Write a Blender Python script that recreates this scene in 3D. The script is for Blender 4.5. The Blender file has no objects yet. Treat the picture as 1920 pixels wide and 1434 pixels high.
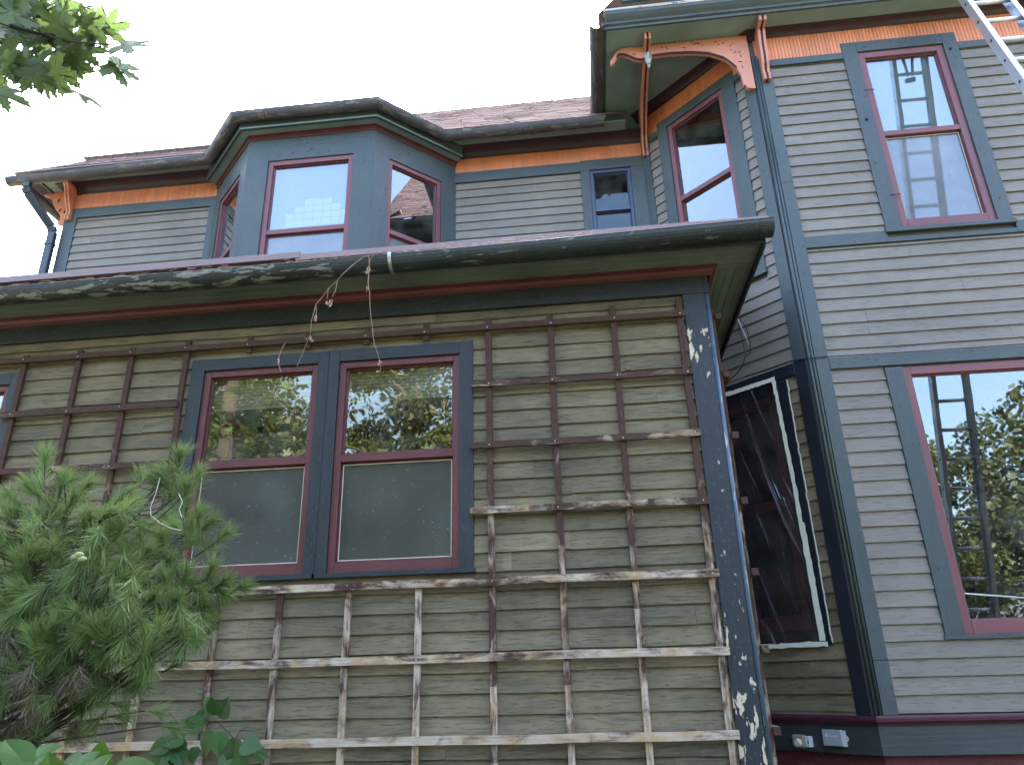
import bpy, bmesh, math, random
import numpy as np
from mathutils import Vector, Matrix
random.seed(7); NR = np.random.RandomState(7)
S = bpy.context.scene
COL = S.collection

# ------------------------------------------------------------------ camera
FPX, YAW, PITCH, ROLL = 1387.16, math.radians(-5.7607), math.radians(21.668), math.radians(-1.5228)
def rotm(yaw, pitch, roll):
    cy, sy, cp, sp = math.cos(yaw), math.sin(yaw), math.cos(pitch), math.sin(pitch)
    f = np.array([sy*cp, cy*cp, sp]); r = np.array([cy, -sy, 0.]); u = np.cross(r, f)
    cr, sr = math.cos(roll), math.sin(roll)
    return cr*r+sr*u, -sr*r+cr*u, f
RX, UPV, FW = rotm(YAW, PITCH, ROLL)
CAM = np.array([0, 0, 1.6])
def ray(x, y): return RX*(x-960) - UPV*(y-717) + FW*FPX
def at(x, y, Y):
    d = ray(x, y); return CAM + d*(Y/d[1])
def atdist(x, y, D):
    d = ray(x, y); return CAM + d/np.linalg.norm(d)*D
cd = bpy.data.cameras.new('camera'); cam = bpy.data.objects.new('camera', cd); COL.objects.link(cam)
m = Matrix.Identity(4)
for i in range(3):
    m[i][0] = RX[i]; m[i][1] = UPV[i]; m[i][2] = -FW[i]; m[i][3] = CAM[i]
cam.matrix_world = m
cd.sensor_width = 36; cd.lens = 36*FPX/1920; cd.clip_start = .05; cd.clip_end = 2000
S.camera = cam

# ------------------------------------------------------------------ light
SUN_EL, SUN_AZ = math.radians(40), math.radians(7)      # azimuth from +Y towards +X: the sun stands behind the house
w = bpy.data.worlds.new('World'); S.world = w; w.use_nodes = True
nt = w.node_tree; bg = nt.nodes['Background']
sky = nt.nodes.new('ShaderNodeTexSky'); sky.sky_type = 'NISHITA'; sky.sun_disc = False
sky.sun_elevation = SUN_EL; sky.sun_rotation = SUN_AZ
sky.air_density = 1.0; sky.dust_density = 6.0; sky.ozone_density = .6
nt.links.new(sky.outputs[0], bg.inputs[0]); bg.inputs[1].default_value = .15
sl = bpy.data.lights.new('sun', 'SUN'); sl.energy = 4.0; sl.angle = math.radians(.55); sl.color = (1, .95, .87)
so = bpy.data.objects.new('sun', sl); COL.objects.link(so)
sd = Vector((math.sin(SUN_AZ)*math.cos(SUN_EL), math.cos(SUN_AZ)*math.cos(SUN_EL), math.sin(SUN_EL)))
so.rotation_euler = sd.to_track_quat('Z', 'Y').to_euler(); so.location = (0, 0, 30)
S.view_settings.view_transform = 'Standard'; S.view_settings.look = 'None'
S.view_settings.exposure = 3.75; S.view_settings.gamma = 1
S.render.engine = 'CYCLES'
S.cycles.max_bounces = 8; S.cycles.transparent_max_bounces = 12; S.cycles.caustics_reflective = False

# ------------------------------------------------------------------ materials
def srgb(h):
    c = [int(h[i:i+2], 16)/255 for i in (0, 2, 4)]
    return tuple((x/12.92 if x <= .04045 else ((x+.055)/1.055)**2.4) for x in c)
class N:
    def __init__(s, name):
        s.m = bpy.data.materials.new(name); s.m.use_nodes = True; s.t = s.m.node_tree; s.t.nodes.clear()
        s.out = s.t.nodes.new('ShaderNodeOutputMaterial')
    def n(s, typ, **kw):
        o = s.t.nodes.new(typ)
        for k, v in kw.items():
            if k.startswith('i_'):
                key = k[2:]; key = int(key) if key.isdigit() else key
                s.set(o.inputs[key], v)
            else: setattr(o, k, v)
        return o
    def set(s, inp, v):
        if isinstance(v, bpy.types.NodeSocket): s.t.links.new(v, inp)
        else:
            if isinstance(v, tuple) and len(v) == 3 and len(getattr(inp, 'default_value', (0,0,0))) == 4: v = v+(1,)
            inp.default_value = v
    def math(s, op, a, b=0., c=None, clamp=False):
        o = s.n('ShaderNodeMath', operation=op, use_clamp=clamp); s.set(o.inputs[0], a); s.set(o.inputs[1], b)
        if c is not None: s.set(o.inputs[2], c)
        return o.outputs[0]
    def mix(s, f, a, b, blend='MIX'):
        o = s.n('ShaderNodeMix', data_type='RGBA', blend_type=blend); s.set(o.inputs[0], f); s.set(o.inputs[6], a); s.set(o.inputs[7], b)
        return o.outputs[2]
    def ramp(s, f, a, b, va=0., vb=1.):
        o = s.n('ShaderNodeMapRange'); s.set(o.inputs[0], f); o.inputs[1].default_value = a; o.inputs[2].default_value = b
        s.set(o.inputs[3], va); s.set(o.inputs[4], vb); return o.outputs[0]
    def coord(s, kind='UV', scale=(1, 1, 1)):
        tc = s.n('ShaderNodeTexCoord'); mp = s.n('ShaderNodeMapping'); s.t.links.new(tc.outputs[kind], mp.inputs[0])
        mp.inputs['Scale'].default_value = scale; return mp.outputs[0]
    def noise(s, co, scale=1., detail=4., rough=.55, dist=0.):
        o = s.n('ShaderNodeTexNoise'); s.set(o.inputs['Vector'], co); o.inputs['Scale'].default_value = scale
        o.inputs['Detail'].default_value = detail; o.inputs['Roughness'].default_value = rough
        o.inputs['Distortion'].default_value = dist; return o.outputs[0]
    def attr(s, name):
        return s.n('ShaderNodeAttribute', attribute_name=name).outputs['Fac']
    def finish(s, color, rough=.6, bump=None, bstr=.4, bdist=.003, metal=0., spec=.4):
        p = s.n('ShaderNodeBsdfPrincipled'); s.set(p.inputs['Base Color'], color); s.set(p.inputs['Roughness'], rough)
        p.inputs['Metallic'].default_value = metal; p.inputs['Specular IOR Level'].default_value = spec
        if bump is not None:
            b = s.n('ShaderNodeBump', i_Strength=bstr, i_Distance=bdist, i_Height=bump); s.t.links.new(b.outputs[0], p.inputs['Normal'])
        s.t.links.new(p.outputs[0], s.out.inputs[0]); return s.m

def paint(name, col, under=(.42, .34, .24), chip=None, cscale=(5, 22, 1), rough=.55, dirt=.35, dirtcol=(.03, .03, .025),
          bump=.5, mott=.3, space='UV', weather=0., zwin=None, streak=0., tvar=.44, zs=4.0, fleck=0., fcol=(.02, .03, .04), crack=0.):
    k = N(name)
    uv = k.coord(space, (1, 1, 1)); ob = k.coord('Object')
    gr = k.noise(k.coord(space, (2.2, 38, 38) if space == 'UV' else (7, 7, 7)), 1, 7, .65)
    mo = k.noise(ob, 2.3, 5, .6); fi = k.noise(ob, 75, 3, .6)
    c = k.mix(k.ramp(mo, .3, .7), tuple(x*(1-mott) for x in col), tuple(min(1, x*(1+mott)) for x in col))
    tone = k.attr('tone'); tv = k.math('ADD', 1-tvar/2, k.math('MULTIPLY', tone, tvar))
    cm = k.n('ShaderNodeCombineXYZ'); [k.set(cm.inputs[i], tv) for i in range(3)]
    c = k.mix(1., c, cm.outputs[0], 'MULTIPLY')
    dm = k.math('MULTIPLY', k.ramp(k.noise(k.coord(space, (1.3, 14, 14) if space == 'UV' else (3, 3, 3)), 1.7, 8, .7, .4), .5, .75), dirt)
    c = k.mix(dm, c, dirtcol)
    h = k.math('MULTIPLY', gr, .6)
    if fleck:
        fm = k.ramp(k.noise(k.coord(space, (26, 60, 60) if space == 'UV' else (40, 40, 40)), 1, 4, .6), .60, .67); c = k.mix(k.math('MULTIPLY', fm, fleck), c, fcol); h = k.math('SUBTRACT', h, k.math('MULTIPLY', fm, .5))
    if crack:
        cv = k.ramp(k.noise(k.coord(space, (9, 120, 120)), 1, 5, .6, .6), .57, .63); c = k.mix(k.math('MULTIPLY', cv, crack), c, tuple(x*.3 for x in col)); h = k.math('SUBTRACT', h, k.math('MULTIPLY', cv, .6))
    if streak:
        sm = k.math('MULTIPLY', k.ramp(k.noise(k.coord(space, (3, 60, 60)), 1, 6, .7), .55, .72), streak)
        c = k.mix(sm, c, tuple(min(1, x*1.9+.02) for x in col))
    if chip is not None:
        cn = k.noise(k.coord(space, cscale), 1, 9, .62, .3)
        if zwin is not None:      # where along the board the paint has come away
            sx = k.n('ShaderNodeSeparateXYZ'); k.t.links.new(uv, sx.inputs[0])
            cr = k.n('ShaderNodeValToRGB'); k.set(cr.inputs[0], k.math('DIVIDE', sx.outputs[0], zs))
            el = cr.color_ramp.elements
            el[0].position = zwin[0][0]/zs; el[0].color = (zwin[0][1],)*3+(1,)
            el[1].position = zwin[-1][0]/zs; el[1].color = (zwin[-1][1],)*3+(1,)
            for pz, pv in zwin[1:-1]:
                e = el.new(pz/zs); e.color = (pv,)*3+(1,)
            cn = k.math('ADD', cn, k.math('SUBTRACT', cr.outputs[0], .5))
        cmk = k.ramp(cn, chip, chip+.012)
        uc = k.mix(k.noise(ob, 30, 3), tuple(x*.65 for x in under), under)
        c = k.mix(cmk, c, uc); h = k.math('SUBTRACT', h, k.math('MULTIPLY', cmk, .9))
    h = k.math('ADD', h, k.math('MULTIPLY', fi, .35))
    rr = k.ramp(mo, .3, .7, rough-.08, min(1, rough+.12))
    return k.finish(c, rr, h, bump, .0028)

def slatwood(name):
    k = N(name); ob = k.coord('Object')
    g = k.noise(k.coord('UV', (2.5, 70, 70)), 1, 8, .7, .5); b = k.noise(k.coord('UV', (5, 14, 14)), 1, 6, .65, .8)
    ring = k.n('ShaderNodeTexWave', i_Scale=14., i_Distortion=9., i_Detail=3.); k.set(ring.inputs['Vector'], k.coord('UV', (.25, 1.6, 1.6)))
    wear = k.attr('tone')
    mk = k.ramp(k.math('ADD', k.math('MULTIPLY', b, .75), k.math('ADD', k.math('MULTIPLY', g, .28), k.math('MULTIPLY', k.math('SUBTRACT', wear, .5), .62))), .47, .64)
    brown = k.mix(g, (.016, .008, .006), (.105, .047, .027))
    brown = k.mix(k.math('MULTIPLY', ring.outputs[1], .35), brown, (.02, .012, .01))
    pale = k.mix(g, (.22, .17, .13), (.72, .60, .47)); pale = k.mix(k.ramp(k.noise(ob, 6, 3), .42, .65), pale, (.42, .28, .15))
    return k.finish(k.mix(mk, brown, pale), .8, g, .7, .003)

def glass(name, fac=.32, tint=(.9, .95, 1.), inner=None, wob=.35):
    k = N(name)
    lw = k.n('ShaderNodeLayerWeight', i_Blend=.5)
    f = k.math('ADD', k.math('MULTIPLY', k.math('POWER', lw.outputs['Facing'], 2.5), .9), fac, clamp=True)
    gl = k.n('ShaderNodeBsdfGlossy', i_Roughness=.012, i_Color=tint)
    b = k.n('ShaderNodeBump', i_Strength=wob, i_Distance=.004, i_Height=k.noise(k.coord('Object'), 3.2, 2)); k.t.links.new(b.outputs[0], gl.inputs['Normal'])
    tr = k.n('ShaderNodeBsdfTransparent', i_Color=(.75, .8, .8))
    mx = k.n('ShaderNodeMixShader', i_0=f); k.t.links.new(tr.outputs[0], mx.inputs[1]); k.t.links.new(gl.outputs[0], mx.inputs[2])
    last = mx.outputs[0]
    # dust specks and water marks on the pane
    dm = k.math('ADD', k.math('MULTIPLY', k.ramp(k.noise(k.coord('Object'), 70, 3, .7), .68, .75), .5), k.math('MULTIPLY', k.ramp(k.noise(k.coord('Object'), 2.5, 6, .7), .45, .8), .09))
    df = k.n('ShaderNodeBsdfDiffuse', i_Color=(.5, .5, .48)); m2 = k.n('ShaderNodeMixShader', i_0=dm)
    k.t.links.new(last, m2.inputs[1]); k.t.links.new(df.outputs[0], m2.inputs[2]); k.t.links.new(m2.outputs[0], k.out.inputs[0])
    return k.m

def screenmat(name, col, gloss=.12, trans=.25, rough=.12):
    k = N(name); ob = k.coord('Object')
    c = k.mix(k.ramp(k.noise(ob, 2.5, 4, .6), .3, .75), tuple(x*.8 for x in col), tuple(x*1.25 for x in col))
    sp = k.ramp(k.noise(ob, 60, 2, .6), .71, .74); c = k.mix(k.math('MULTIPLY', sp, .6), c, (.5, .5, .45))
    df = k.n('ShaderNodeBsdfDiffuse', i_Color=c); gl = k.n('ShaderNodeBsdfGlossy', i_Roughness=rough, i_Color=(.8, .9, 1))
    tr = k.n('ShaderNodeBsdfTransparent', i_Color=(.8, .8, .8))
    m1 = k.n('ShaderNodeMixShader', i_0=gloss); k.t.links.new(df.outputs[0], m1.inputs[1]); k.t.links.new(gl.outputs[0], m1.inputs[2])
    m2 = k.n('ShaderNodeMixShader', i_0=trans); k.t.links.new(m1.outputs[0], m2.inputs[1]); k.t.links.new(tr.outputs[0], m2.inputs[2])
    k.t.links.new(m2.outputs[0], k.out.inputs[0]); return k.m

def leafmat(name, c1, c2, trans=.45, rough=.45, scale=3., veins=False):
    k = N(name); ob = k.coord('Object')
    t = k.attr('tone'); c = k.mix(k.math('ADD', k.math('MULTIPLY', t, .75), k.math('MULTIPLY', k.noise(ob, scale, 3), .3)), c1, c2)
    df = k.n('ShaderNodeBsdfPrincipled', i_Roughness=rough); k.set(df.inputs['Base Color'], c); df.inputs['Specular IOR Level'].default_value = .35
    tl = k.n('ShaderNodeBsdfTranslucent'); k.set(tl.inputs[0], k.mix(.5, c, tuple(min(1, x*1.9) for x in c2)))
    mx = k.n('ShaderNodeMixShader', i_0=trans); k.t.links.new(df.outputs[0], mx.inputs[1]); k.t.links.new(tl.outputs[0], mx.inputs[2])
    k.t.links.new(mx.outputs[0], k.out.inputs[0]); return k.m

def plain(name, col, rough=.6, var=.25, scale=8, metal=0., bump=.3, bd=.004, bscale=25):
    k = N(name); ob = k.coord('Object'); nz = k.noise(ob, scale, 6, .6)
    c = k.mix(nz, tuple(x*(1-var) for x in col), tuple(min(1, x*(1+var)) for x in col))
    return k.finish(c, rough, k.noise(ob, bscale, 6, .65), bump, bd, metal)

def shinglemat(name, col):
    k = N(name); ob = k.coord('Object'); t = k.attr('tone')
    c = k.mix(t, tuple(x*.6 for x in col), tuple(x*1.5 for x in col)); c = k.mix(k.math('MULTIPLY', k.noise(ob, 140, 2), .6), c, (.03, .02, .02))
    return k.finish(c, .9, k.noise(ob, 160, 2), .6, .003)

M = {}
M['siding_grey'] = paint('siding_grey', (.190, .166, .140), under=(.13, .085, .05), chip=.715, cscale=(3, 26, 1), dirt=.3, dirtcol=(.06, .055, .05), mott=.13, bump=.7, tvar=.16, crack=.35)
M['siding_olive'] = paint('siding_olive', (.156, .128, .078), under=(.30, .24, .15), chip=.69, cscale=(5, 34, 1), dirt=.72, dirtcol=(.042, .036, .024), mott=.34, bump=1.1, rough=.8, streak=.26, tvar=.46, crack=.26)
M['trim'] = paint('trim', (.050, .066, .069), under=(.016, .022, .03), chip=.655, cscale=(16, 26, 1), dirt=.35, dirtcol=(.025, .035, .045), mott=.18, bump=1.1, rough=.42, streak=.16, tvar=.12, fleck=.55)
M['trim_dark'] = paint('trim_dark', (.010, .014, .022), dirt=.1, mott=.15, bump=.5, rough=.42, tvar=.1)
M['trim_porch'] = paint('trim_porch', (.016, .021, .026), under=(.52, .42, .30), chip=.715, cscale=(9, 16, 1), dirt=.4, dirtcol=(.045, .05, .042), mott=.25, bump=1.1, rough=.5, streak=.3, tvar=.1, fleck=.3, fcol=(.12, .12, .10))
M['corner_porch'] = paint('corner_porch', (.014, .020, .028), under=(.66, .55, .40), chip=.665, cscale=(8, 20, 1), dirt=.35, dirtcol=(.022, .032, .042), mott=.25, bump=1.3, rough=.5, tvar=.1, fleck=.25, fcol=(.3, .28, .22),
    zwin=[(0, .5), (1.0, .58), (1.25, .625), (1.75, .585), (2.05, .535), (2.5, .50), (3.1, .51), (3.36, .52), (3.45, .645), (3.62, .645), (3.70, .40), (4, .35)])
M['bead_blue'] = paint('bead_blue', (.06, .095, .135), under=(.5, .44, .36), chip=.60, cscale=(5, 30, 1), dirt=.3, bump=.5, rough=.35, tvar=.1)
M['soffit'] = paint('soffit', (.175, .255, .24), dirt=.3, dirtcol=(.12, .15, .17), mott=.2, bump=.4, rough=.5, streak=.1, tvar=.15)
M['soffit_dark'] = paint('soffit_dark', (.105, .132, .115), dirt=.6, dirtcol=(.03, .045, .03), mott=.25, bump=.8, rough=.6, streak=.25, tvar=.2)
M['maroon'] = paint('maroon', (.035, .016, .024), dirt=.2, mott=.2, bump=.3, rough=.45)
M['red_trim'] = paint('red_trim', (.085, .020, .024), under=(.35, .28, .22), chip=.78, dirt=.35, dirtcol=(.04, .012, .015), mott=.2, bump=.6, rough=.45, tvar=.1)
M['frame_red'] = paint('frame_red', (.165, .060, .070), under=(.5, .42, .36), chip=.72, cscale=(7, 40, 1), dirt=.3, dirtcol=(.09, .03, .04), mott=.15, bump=.6, rough=.42, tvar=.15)
M['frame_porch'] = paint('frame_porch', (.11, .030, .032), under=(.4, .33, .28), chip=.75, cscale=(7, 40, 1), dirt=.4, dirtcol=(.05, .015, .015), mott=.18, bump=.7, rough=.45, tvar=.15, crack=.3)
M['frame_blue'] = paint('frame_blue', (.05, .07, .13), dirt=.2, mott=.15, bump=.3, rough=.4)
M['orange'] = paint('orange', (.62, .215, .105), under=(.16, .05, .02), chip=.70, cscale=(8, 20, 1), dirt=.3, dirtcol=(.35, .11, .055), mott=.15, bump=.4, rough=.45, tvar=.18)
M['orange_pink'] = paint('orange_pink', (.50, .20, .135), under=(.1, .03, .02), chip=.72, cscale=(14, 14, 1), dirt=.2, dirtcol=(.2, .06, .03), mott=.12, bump=.3, rough=.5, space='Object')
M['gutter_old'] = paint('gutter_old', (.070, .066, .078), under=(.19, .17, .145), chip=.56, cscale=(5, 20, 1), dirt=.75, dirtcol=(.035, .036, .045), mott=.35, bump=.9, rough=.6, tvar=0., fleck=.5, fcol=(.04, .04, .045))
M['gutter_porch'] = paint('gutter_porch', (.020, .027, .030), under=(.24, .25, .23), chip=.60, cscale=(5, 24, 1), dirt=.5, dirtcol=(.035, .048, .045), mott=.3, bump=1., rough=.34, tvar=0., fleck=.3, fcol=(.1, .11, .1), zs=8.,
    zwin=[(0, .46), (2.5, .46), (2.9, .49), (3.3, .55), (4.7, .575), (5.2, .52), (5.6, .475), (6.6, .485), (8, .46)])
M['drip'] = paint('drip', (.23, .165, .175), dirt=.25, dirtcol=(.1, .07, .07), mott=.1, bump=.15, rough=.4, tvar=.1)
M['plum'] = paint('plum', (.06, .014, .026), dirt=.3, dirtcol=(.03, .01, .02), mott=.2, bump=.5, rough=.4, tvar=.1)
M['skirt'] = paint('skirt', (.040, .050, .052), dirt=.4, mott=.25, bump=1.8, rough=.4, streak=.2, tvar=.1)
M['foundation'] = plain('foundation', (.11, .03, .035), .8, .4, 9, bump=.9, bd=.02)
M['bluepipe'] = paint('bluepipe', (.028, .038, .050), dirt=.2, mott=.15, bump=.2, rough=.35)
M['flash'] = paint('flash', (.34, .37, .36), under=(.1, .13, .14), chip=.55, cscale=(9, 30, 1), dirt=.3, mott=.2, bump=.4)
M['slat'] = slatwood('weathered_slat')
M['shingle'] = shinglemat('shingle', (.15, .085, .082))
M['glass'] = glass('glass', .11, (.88, .94, 1.), wob=.1); M['glass_porch'] = glass('glass_porch', .085, (1., .96, .82), wob=.3)
M['glass_dim'] = glass('glass_dim', .03, (.8, .9, 1.), wob=.1)
M['screen'] = screenmat('screen', (.072, .072, .064), .05, .18); M['screen_sky'] = screenmat('screen_sky', (.17, .18, .20), .10, .10, .05)
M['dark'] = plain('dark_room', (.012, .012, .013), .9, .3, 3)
M['cream'] = plain('cream_bead', (.62, .56, .46), .6, .3, 30)
M['shade'] = plain('window_shade', (.40, .42, .45), .8, .12, 3); M['tile'] = plain('tile', (.75, .75, .68), .6, .08, 3); M['blind'] = plain('blind', (.42, .30, .15), .7, .2, 5)
M['alu'] = plain('aluminium', (.62, .64, .67), .38, .12, 12, metal=.85, bump=.15); M['rung'] = plain('rung', (.78, .74, .74), .45, .12, 15, metal=.3)
M['black'] = plain('black_rubber', (.012, .012, .014), .5, .2, 10); M['steel'] = plain('steel', (.5, .5, .5), .35, .2, 20, metal=.8)
M['tape'] = plain('masking_tape', (.74, .73, .62), .65, .14, 14, bump=.5); M['boxgrey'] = plain('box_grey', (.34, .36, .42), .45, .06, 9, bump=.1)
M['boxwhite'] = plain('box_white', (.6, .62, .63), .45, .1, 9, bump=.1); M['print'] = plain('print', (.72, .74, .78), .5, .05, 9)
M['bulb'] = plain('dusty_plastic', (.24, .24, .19), .35, .35, 22); M['stem'] = plain('dry_stem', (.24, .16, .12), .8, .3, 30)
M['bark'] = plain('bark', (.05, .04, .033), .9, .4, 18, bump=1., bd=.01); M['dryleaf'] = leafmat('dryleaf', (.3, .15, .1), (.55, .38, .3), .3)
M['needle'] = leafmat('needle', (.040, .085, .028), (.21, .29, .095), .3, .4, 4.); M['needle_dead'] = leafmat('needle_dead', (.04, .036, .018), (.11, .095, .05), .2)
M['maple'] = leafmat('maple', (.034, .060, .022), (.085, .135, .040), .25, .4, 9.); M['hydrangea'] = leafmat('hydrangea', (.02, .05, .007), (.075, .15, .018), .3, .45, 9.)
M['vine'] = leafmat('vine', (.025, .07, .014), (.07, .15, .035), .3, .42, 9.); M['tree_leaf'] = leafmat('tree_leaf', (.010, .018, .006), (.065, .075, .018), .3, .5, 1.)
M['cone'] = plain('cone_green', (.26, .30, .13), .6, .3, 60); M['ground'] = plain('ground', (.085, .085, .055), .95, .5, .8, bump=1., bd=.05, bscale=6)
M['wall_back'] = plain('wall_back', (.1, .1, .1), .9)
k = N('plastic_sheet'); ob = k.coord('Object')
tr = k.n('ShaderNodeBsdfTransparent', i_Color=(.6, .58, .68)); gl = k.n('ShaderNodeBsdfGlossy', i_Roughness=.13, i_Color=(.85, .85, 1))
wv = k.noise(k.coord('UV', (1.0, 15, 1)), 1., 4, .6, .5)
bb = k.n('ShaderNodeBump', i_Strength=.7, i_Distance=.02, i_Height=wv); k.t.links.new(bb.outputs[0], gl.inputs['Normal'])
df = k.n('ShaderNodeBsdfDiffuse', i_Color=(.42, .40, .5)); f1 = k.math('ADD', k.math('MULTIPLY', k.ramp(wv, .59, .68), .42), .02)  # pale diffuse streaks: crease highlights painted into the film's colour
m1 = k.n('ShaderNodeMixShader', i_0=f1); k.t.links.new(tr.outputs[0], m1.inputs[1]); k.t.links.new(df.outputs[0], m1.inputs[2])
m2 = k.n('ShaderNodeMixShader', i_0=.13); k.t.links.new(m1.outputs[0], m2.inputs[1]); k.t.links.new(gl.outputs[0], m2.inputs[2])
k.t.links.new(m2.outputs[0], k.out.inputs[0]); M['plastic'] = k.m

# ------------------------------------------------------------------ mesh helpers
class Fr:                                   # a wall's own frame: s along it (to the right seen from outside), n outwards, z up
    def __init__(f, o, deg=0., z=0.):
        a = math.radians(deg); f.o = np.array([o[0], o[1], z]); f.d = np.array([math.cos(a), math.sin(a), 0]); f.n = np.array([math.sin(a), -math.cos(a), 0])
    def p(f, s, n, z): return f.o + f.d*s + f.n*n + np.array([0, 0, z])
WORLD = Fr((0, 0), 0)
SPLIT = {'belt_board', 'corner_board', 'corner_bead', 'screw', 'hook', 'pierced_slot', 'crown_moulding', 'fascia', 'frieze_board', 'skirt_board', 'foundation', 'rear_wall'}
class MB:
    def __init__(m): m.v = []; m.f = []; m.uv = []; m.t = []; m.mi = []; m.cuts = []; m.prims = []
    def mark(m): m.prims.append((len(m.v), len(m.f), len(m.uv)))
    def cut(m): m.cuts.append((len(m.v), len(m.f), len(m.uv)))
    def poly(m, pts, uv=None, tone=.5, mi=0):
        b = len(m.v); m.v += [tuple(map(float, p)) for p in pts]; m.f.append(tuple(range(b, b+len(pts))))
        m.uv += (uv or [(p[0], p[2]) for p in pts]); m.t.append(tone); m.mi.append(mi)
    def hexa(m, P, along=0, tone=.5, mi=0, off=None, L=None):
        # P indexed [i][j][k] flattened i*4+j*2+k for s, n, z
        b = len(m.v); m.v += [tuple(map(float, p)) for p in P]
        if off is None: off = (random.uniform(0, 50), random.uniform(0, 50))
        loc = L
        F = [(0, 4, 5, 1), (2, 3, 7, 6), (0, 1, 3, 2), (4, 6, 7, 5), (1, 5, 7, 3), (0, 2, 6, 4)]
        for f in F:
            # order so normals point outward (n is -Y for 0 deg frames)
            q = tuple(b+i for i in f[::-1]); m.f.append(q)
            for i in f[::-1]:
                l = loc[i]; u = l[along]; o = [l[a] for a in range(3) if a != along]; m.uv.append((u+off[0], o[0]+o[1]+off[1]))
            m.t.append(tone); m.mi.append(mi)
    def box(m, fr, s0, s1, n0, n1, z0, z1, tone=None, mi=0, off=None):
        m.mark()
        L = [(s, n, z) for s in (s0, s1) for n in (n0, n1) for z in (z0, z1)]
        P = [fr.p(*l) for l in L]; d = (s1-s0, n1-n0, z1-z0); along = max(range(3), key=lambda i: abs(d[i]))
        m.hexa(P, along, random.random() if tone is None else tone, mi, off, L)
    def free(m, P, along=0, tone=.5, mi=0, L=None): m.hexa(P, along, tone, mi, None, L or [tuple(p) for p in P])
    def bar(m, a, b, w, h, tone=.5, up=(0, 0, 1), mi=0, fr=None):   # a straight bar of section w x h between two points
        m.mark()
        a = np.array(a, float); b = np.array(b, float); d = b-a; ln = np.linalg.norm(d); d /= ln
        x = np.cross(d, up); x /= np.linalg.norm(x); y = np.cross(x, d)
        P = []; L = []
        for i in (0, 1):
            for j in (-.5, .5):
                for kk in (-.5, .5):
                    P.append((a, b)[i] + x*w*j + y*h*kk); L.append((ln*i, w*j, h*kk))
        # s=d, n=x, z=y keeps the winding of box()
        m.hexa(P, 0, tone, mi, None, L)
    def tube(m, pts, r, seg=8, tone=.5, mi=0, cap=True):
        m.mark()
        pts = [np.array(p, float) for p in pts]; rs = r if hasattr(r, '__len__') else [r]*len(pts)
        b = len(m.v); prev = None; acc = 0
        for i, p in enumerate(pts):
            d = pts[min(i+1, len(pts)-1)]-pts[max(i-1, 0)]; d /= (np.linalg.norm(d)+1e-9)
            if prev is None:
                x = np.cross(d, (0, 0, 1) if abs(d[2]) < .9 else (1, 0, 0))
            else: x = prev - d*np.dot(prev, d)
            x /= np.linalg.norm(x); prev = x; y = np.cross(d, x)
            for j in range(seg):
                a = 2*math.pi*j/seg; m.v.append(tuple(p + (x*math.cos(a)+y*math.sin(a))*rs[i]))
        o = random.uniform(0, 30)
        for i in range(len(pts)-1):
            l = np.linalg.norm(pts[i+1]-pts[i])
            for j in range(seg):
                j2 = (j+1) % seg; m.f.append((b+i*seg+j, b+i*seg+j2, b+(i+1)*seg+j2, b+(i+1)*seg+j))
                m.uv += [(acc+o, j/seg*.2), (acc+o, (j+1)/seg*.2), (acc+l+o, (j+1)/seg*.2), (acc+l+o, j/seg*.2)]; m.t.append(tone); m.mi.append(mi)
            acc += l
        if cap:
            for i, e in ((0, 1), (len(pts)-1, -1)):
                m.f.append(tuple(b+i*seg+j for j in range(seg))[::-e]); m.uv += [(0, 0)]*seg; m.t.append(tone); m.mi.append(mi)
    def sweep(m, path, prof, tone=.5, mi=0, closed=True, zs=None, cap=True, o=None):
        m.mark()
        # path: plan points going left to right seen from outside; prof: (outward, z) section
        n = len(path); P = [np.array(p, float) for p in path]; b = len(m.v); k = len(prof); acc = [0]
        for i in range(1, n): acc.append(acc[-1]+np.linalg.norm(P[i]-P[i-1]))
        o = random.uniform(0, 20) if o is None else o
        for i in range(n):
            ns = []
            for a, c in ((i-1, i), (i, i+1)):
                if 0 <= a and c < n:
                    d = P[c]-P[a]; d /= np.linalg.norm(d); ns.append(np.array([d[1], -d[0]]))
            nn = ns[0] if len(ns) == 1 else (ns[0]+ns[1])/(1+ns[0] @ ns[1])
            for (q, z) in prof: m.v.append((P[i][0]+nn[0]*q, P[i][1]+nn[1]*q, z+(zs[i] if zs else 0)))
        pl = [0]
        for j in range(1, k+1): pl.append(pl[-1]+math.dist(prof[j-1], prof[j % k]))
        for i in range(n-1):
            for j in range(k if closed else k-1):
                j2 = (j+1) % k; m.f.append((b+i*k+j, b+(i+1)*k+j, b+(i+1)*k+j2, b+i*k+j2))
                m.uv += [(acc[i]+o, pl[j]), (acc[i+1]+o, pl[j]), (acc[i+1]+o, pl[j+1]), (acc[i]+o, pl[j+1])]; m.t.append(tone); m.mi.append(mi)
        if cap and closed:
            m.f.append(tuple(b+j for j in range(k))); m.f.append(tuple(b+(n-1)*k+j for j in range(k))[::-1]); m.uv += [(0, 0)]*(2*k); m.t += [tone]*2; m.mi += [mi]*2
    def extrude(m, outline, fr, n0, n1, tone=.5, mi=0):   # outline in (s, z), given thickness n0..n1
        k = len(outline)
        m.poly([fr.p(s, n1, z) for s, z in outline], [(s, z) for s, z in outline], tone, mi)
        m.poly([fr.p(s, n0, z) for s, z in outline[::-1]], [(s, z) for s, z in outline[::-1]], tone, mi)
        for i in range(k):
            a, c = outline[i], outline[(i+1) % k]
            m.poly([fr.p(a[0], n0, a[1]), fr.p(c[0], n0, c[1]), fr.p(c[0], n1, c[1]), fr.p(a[0], n1, a[1])], [(a[0], n0), (c[0], n0), (c[0], n1), (a[0], n1)], tone, mi)
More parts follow.
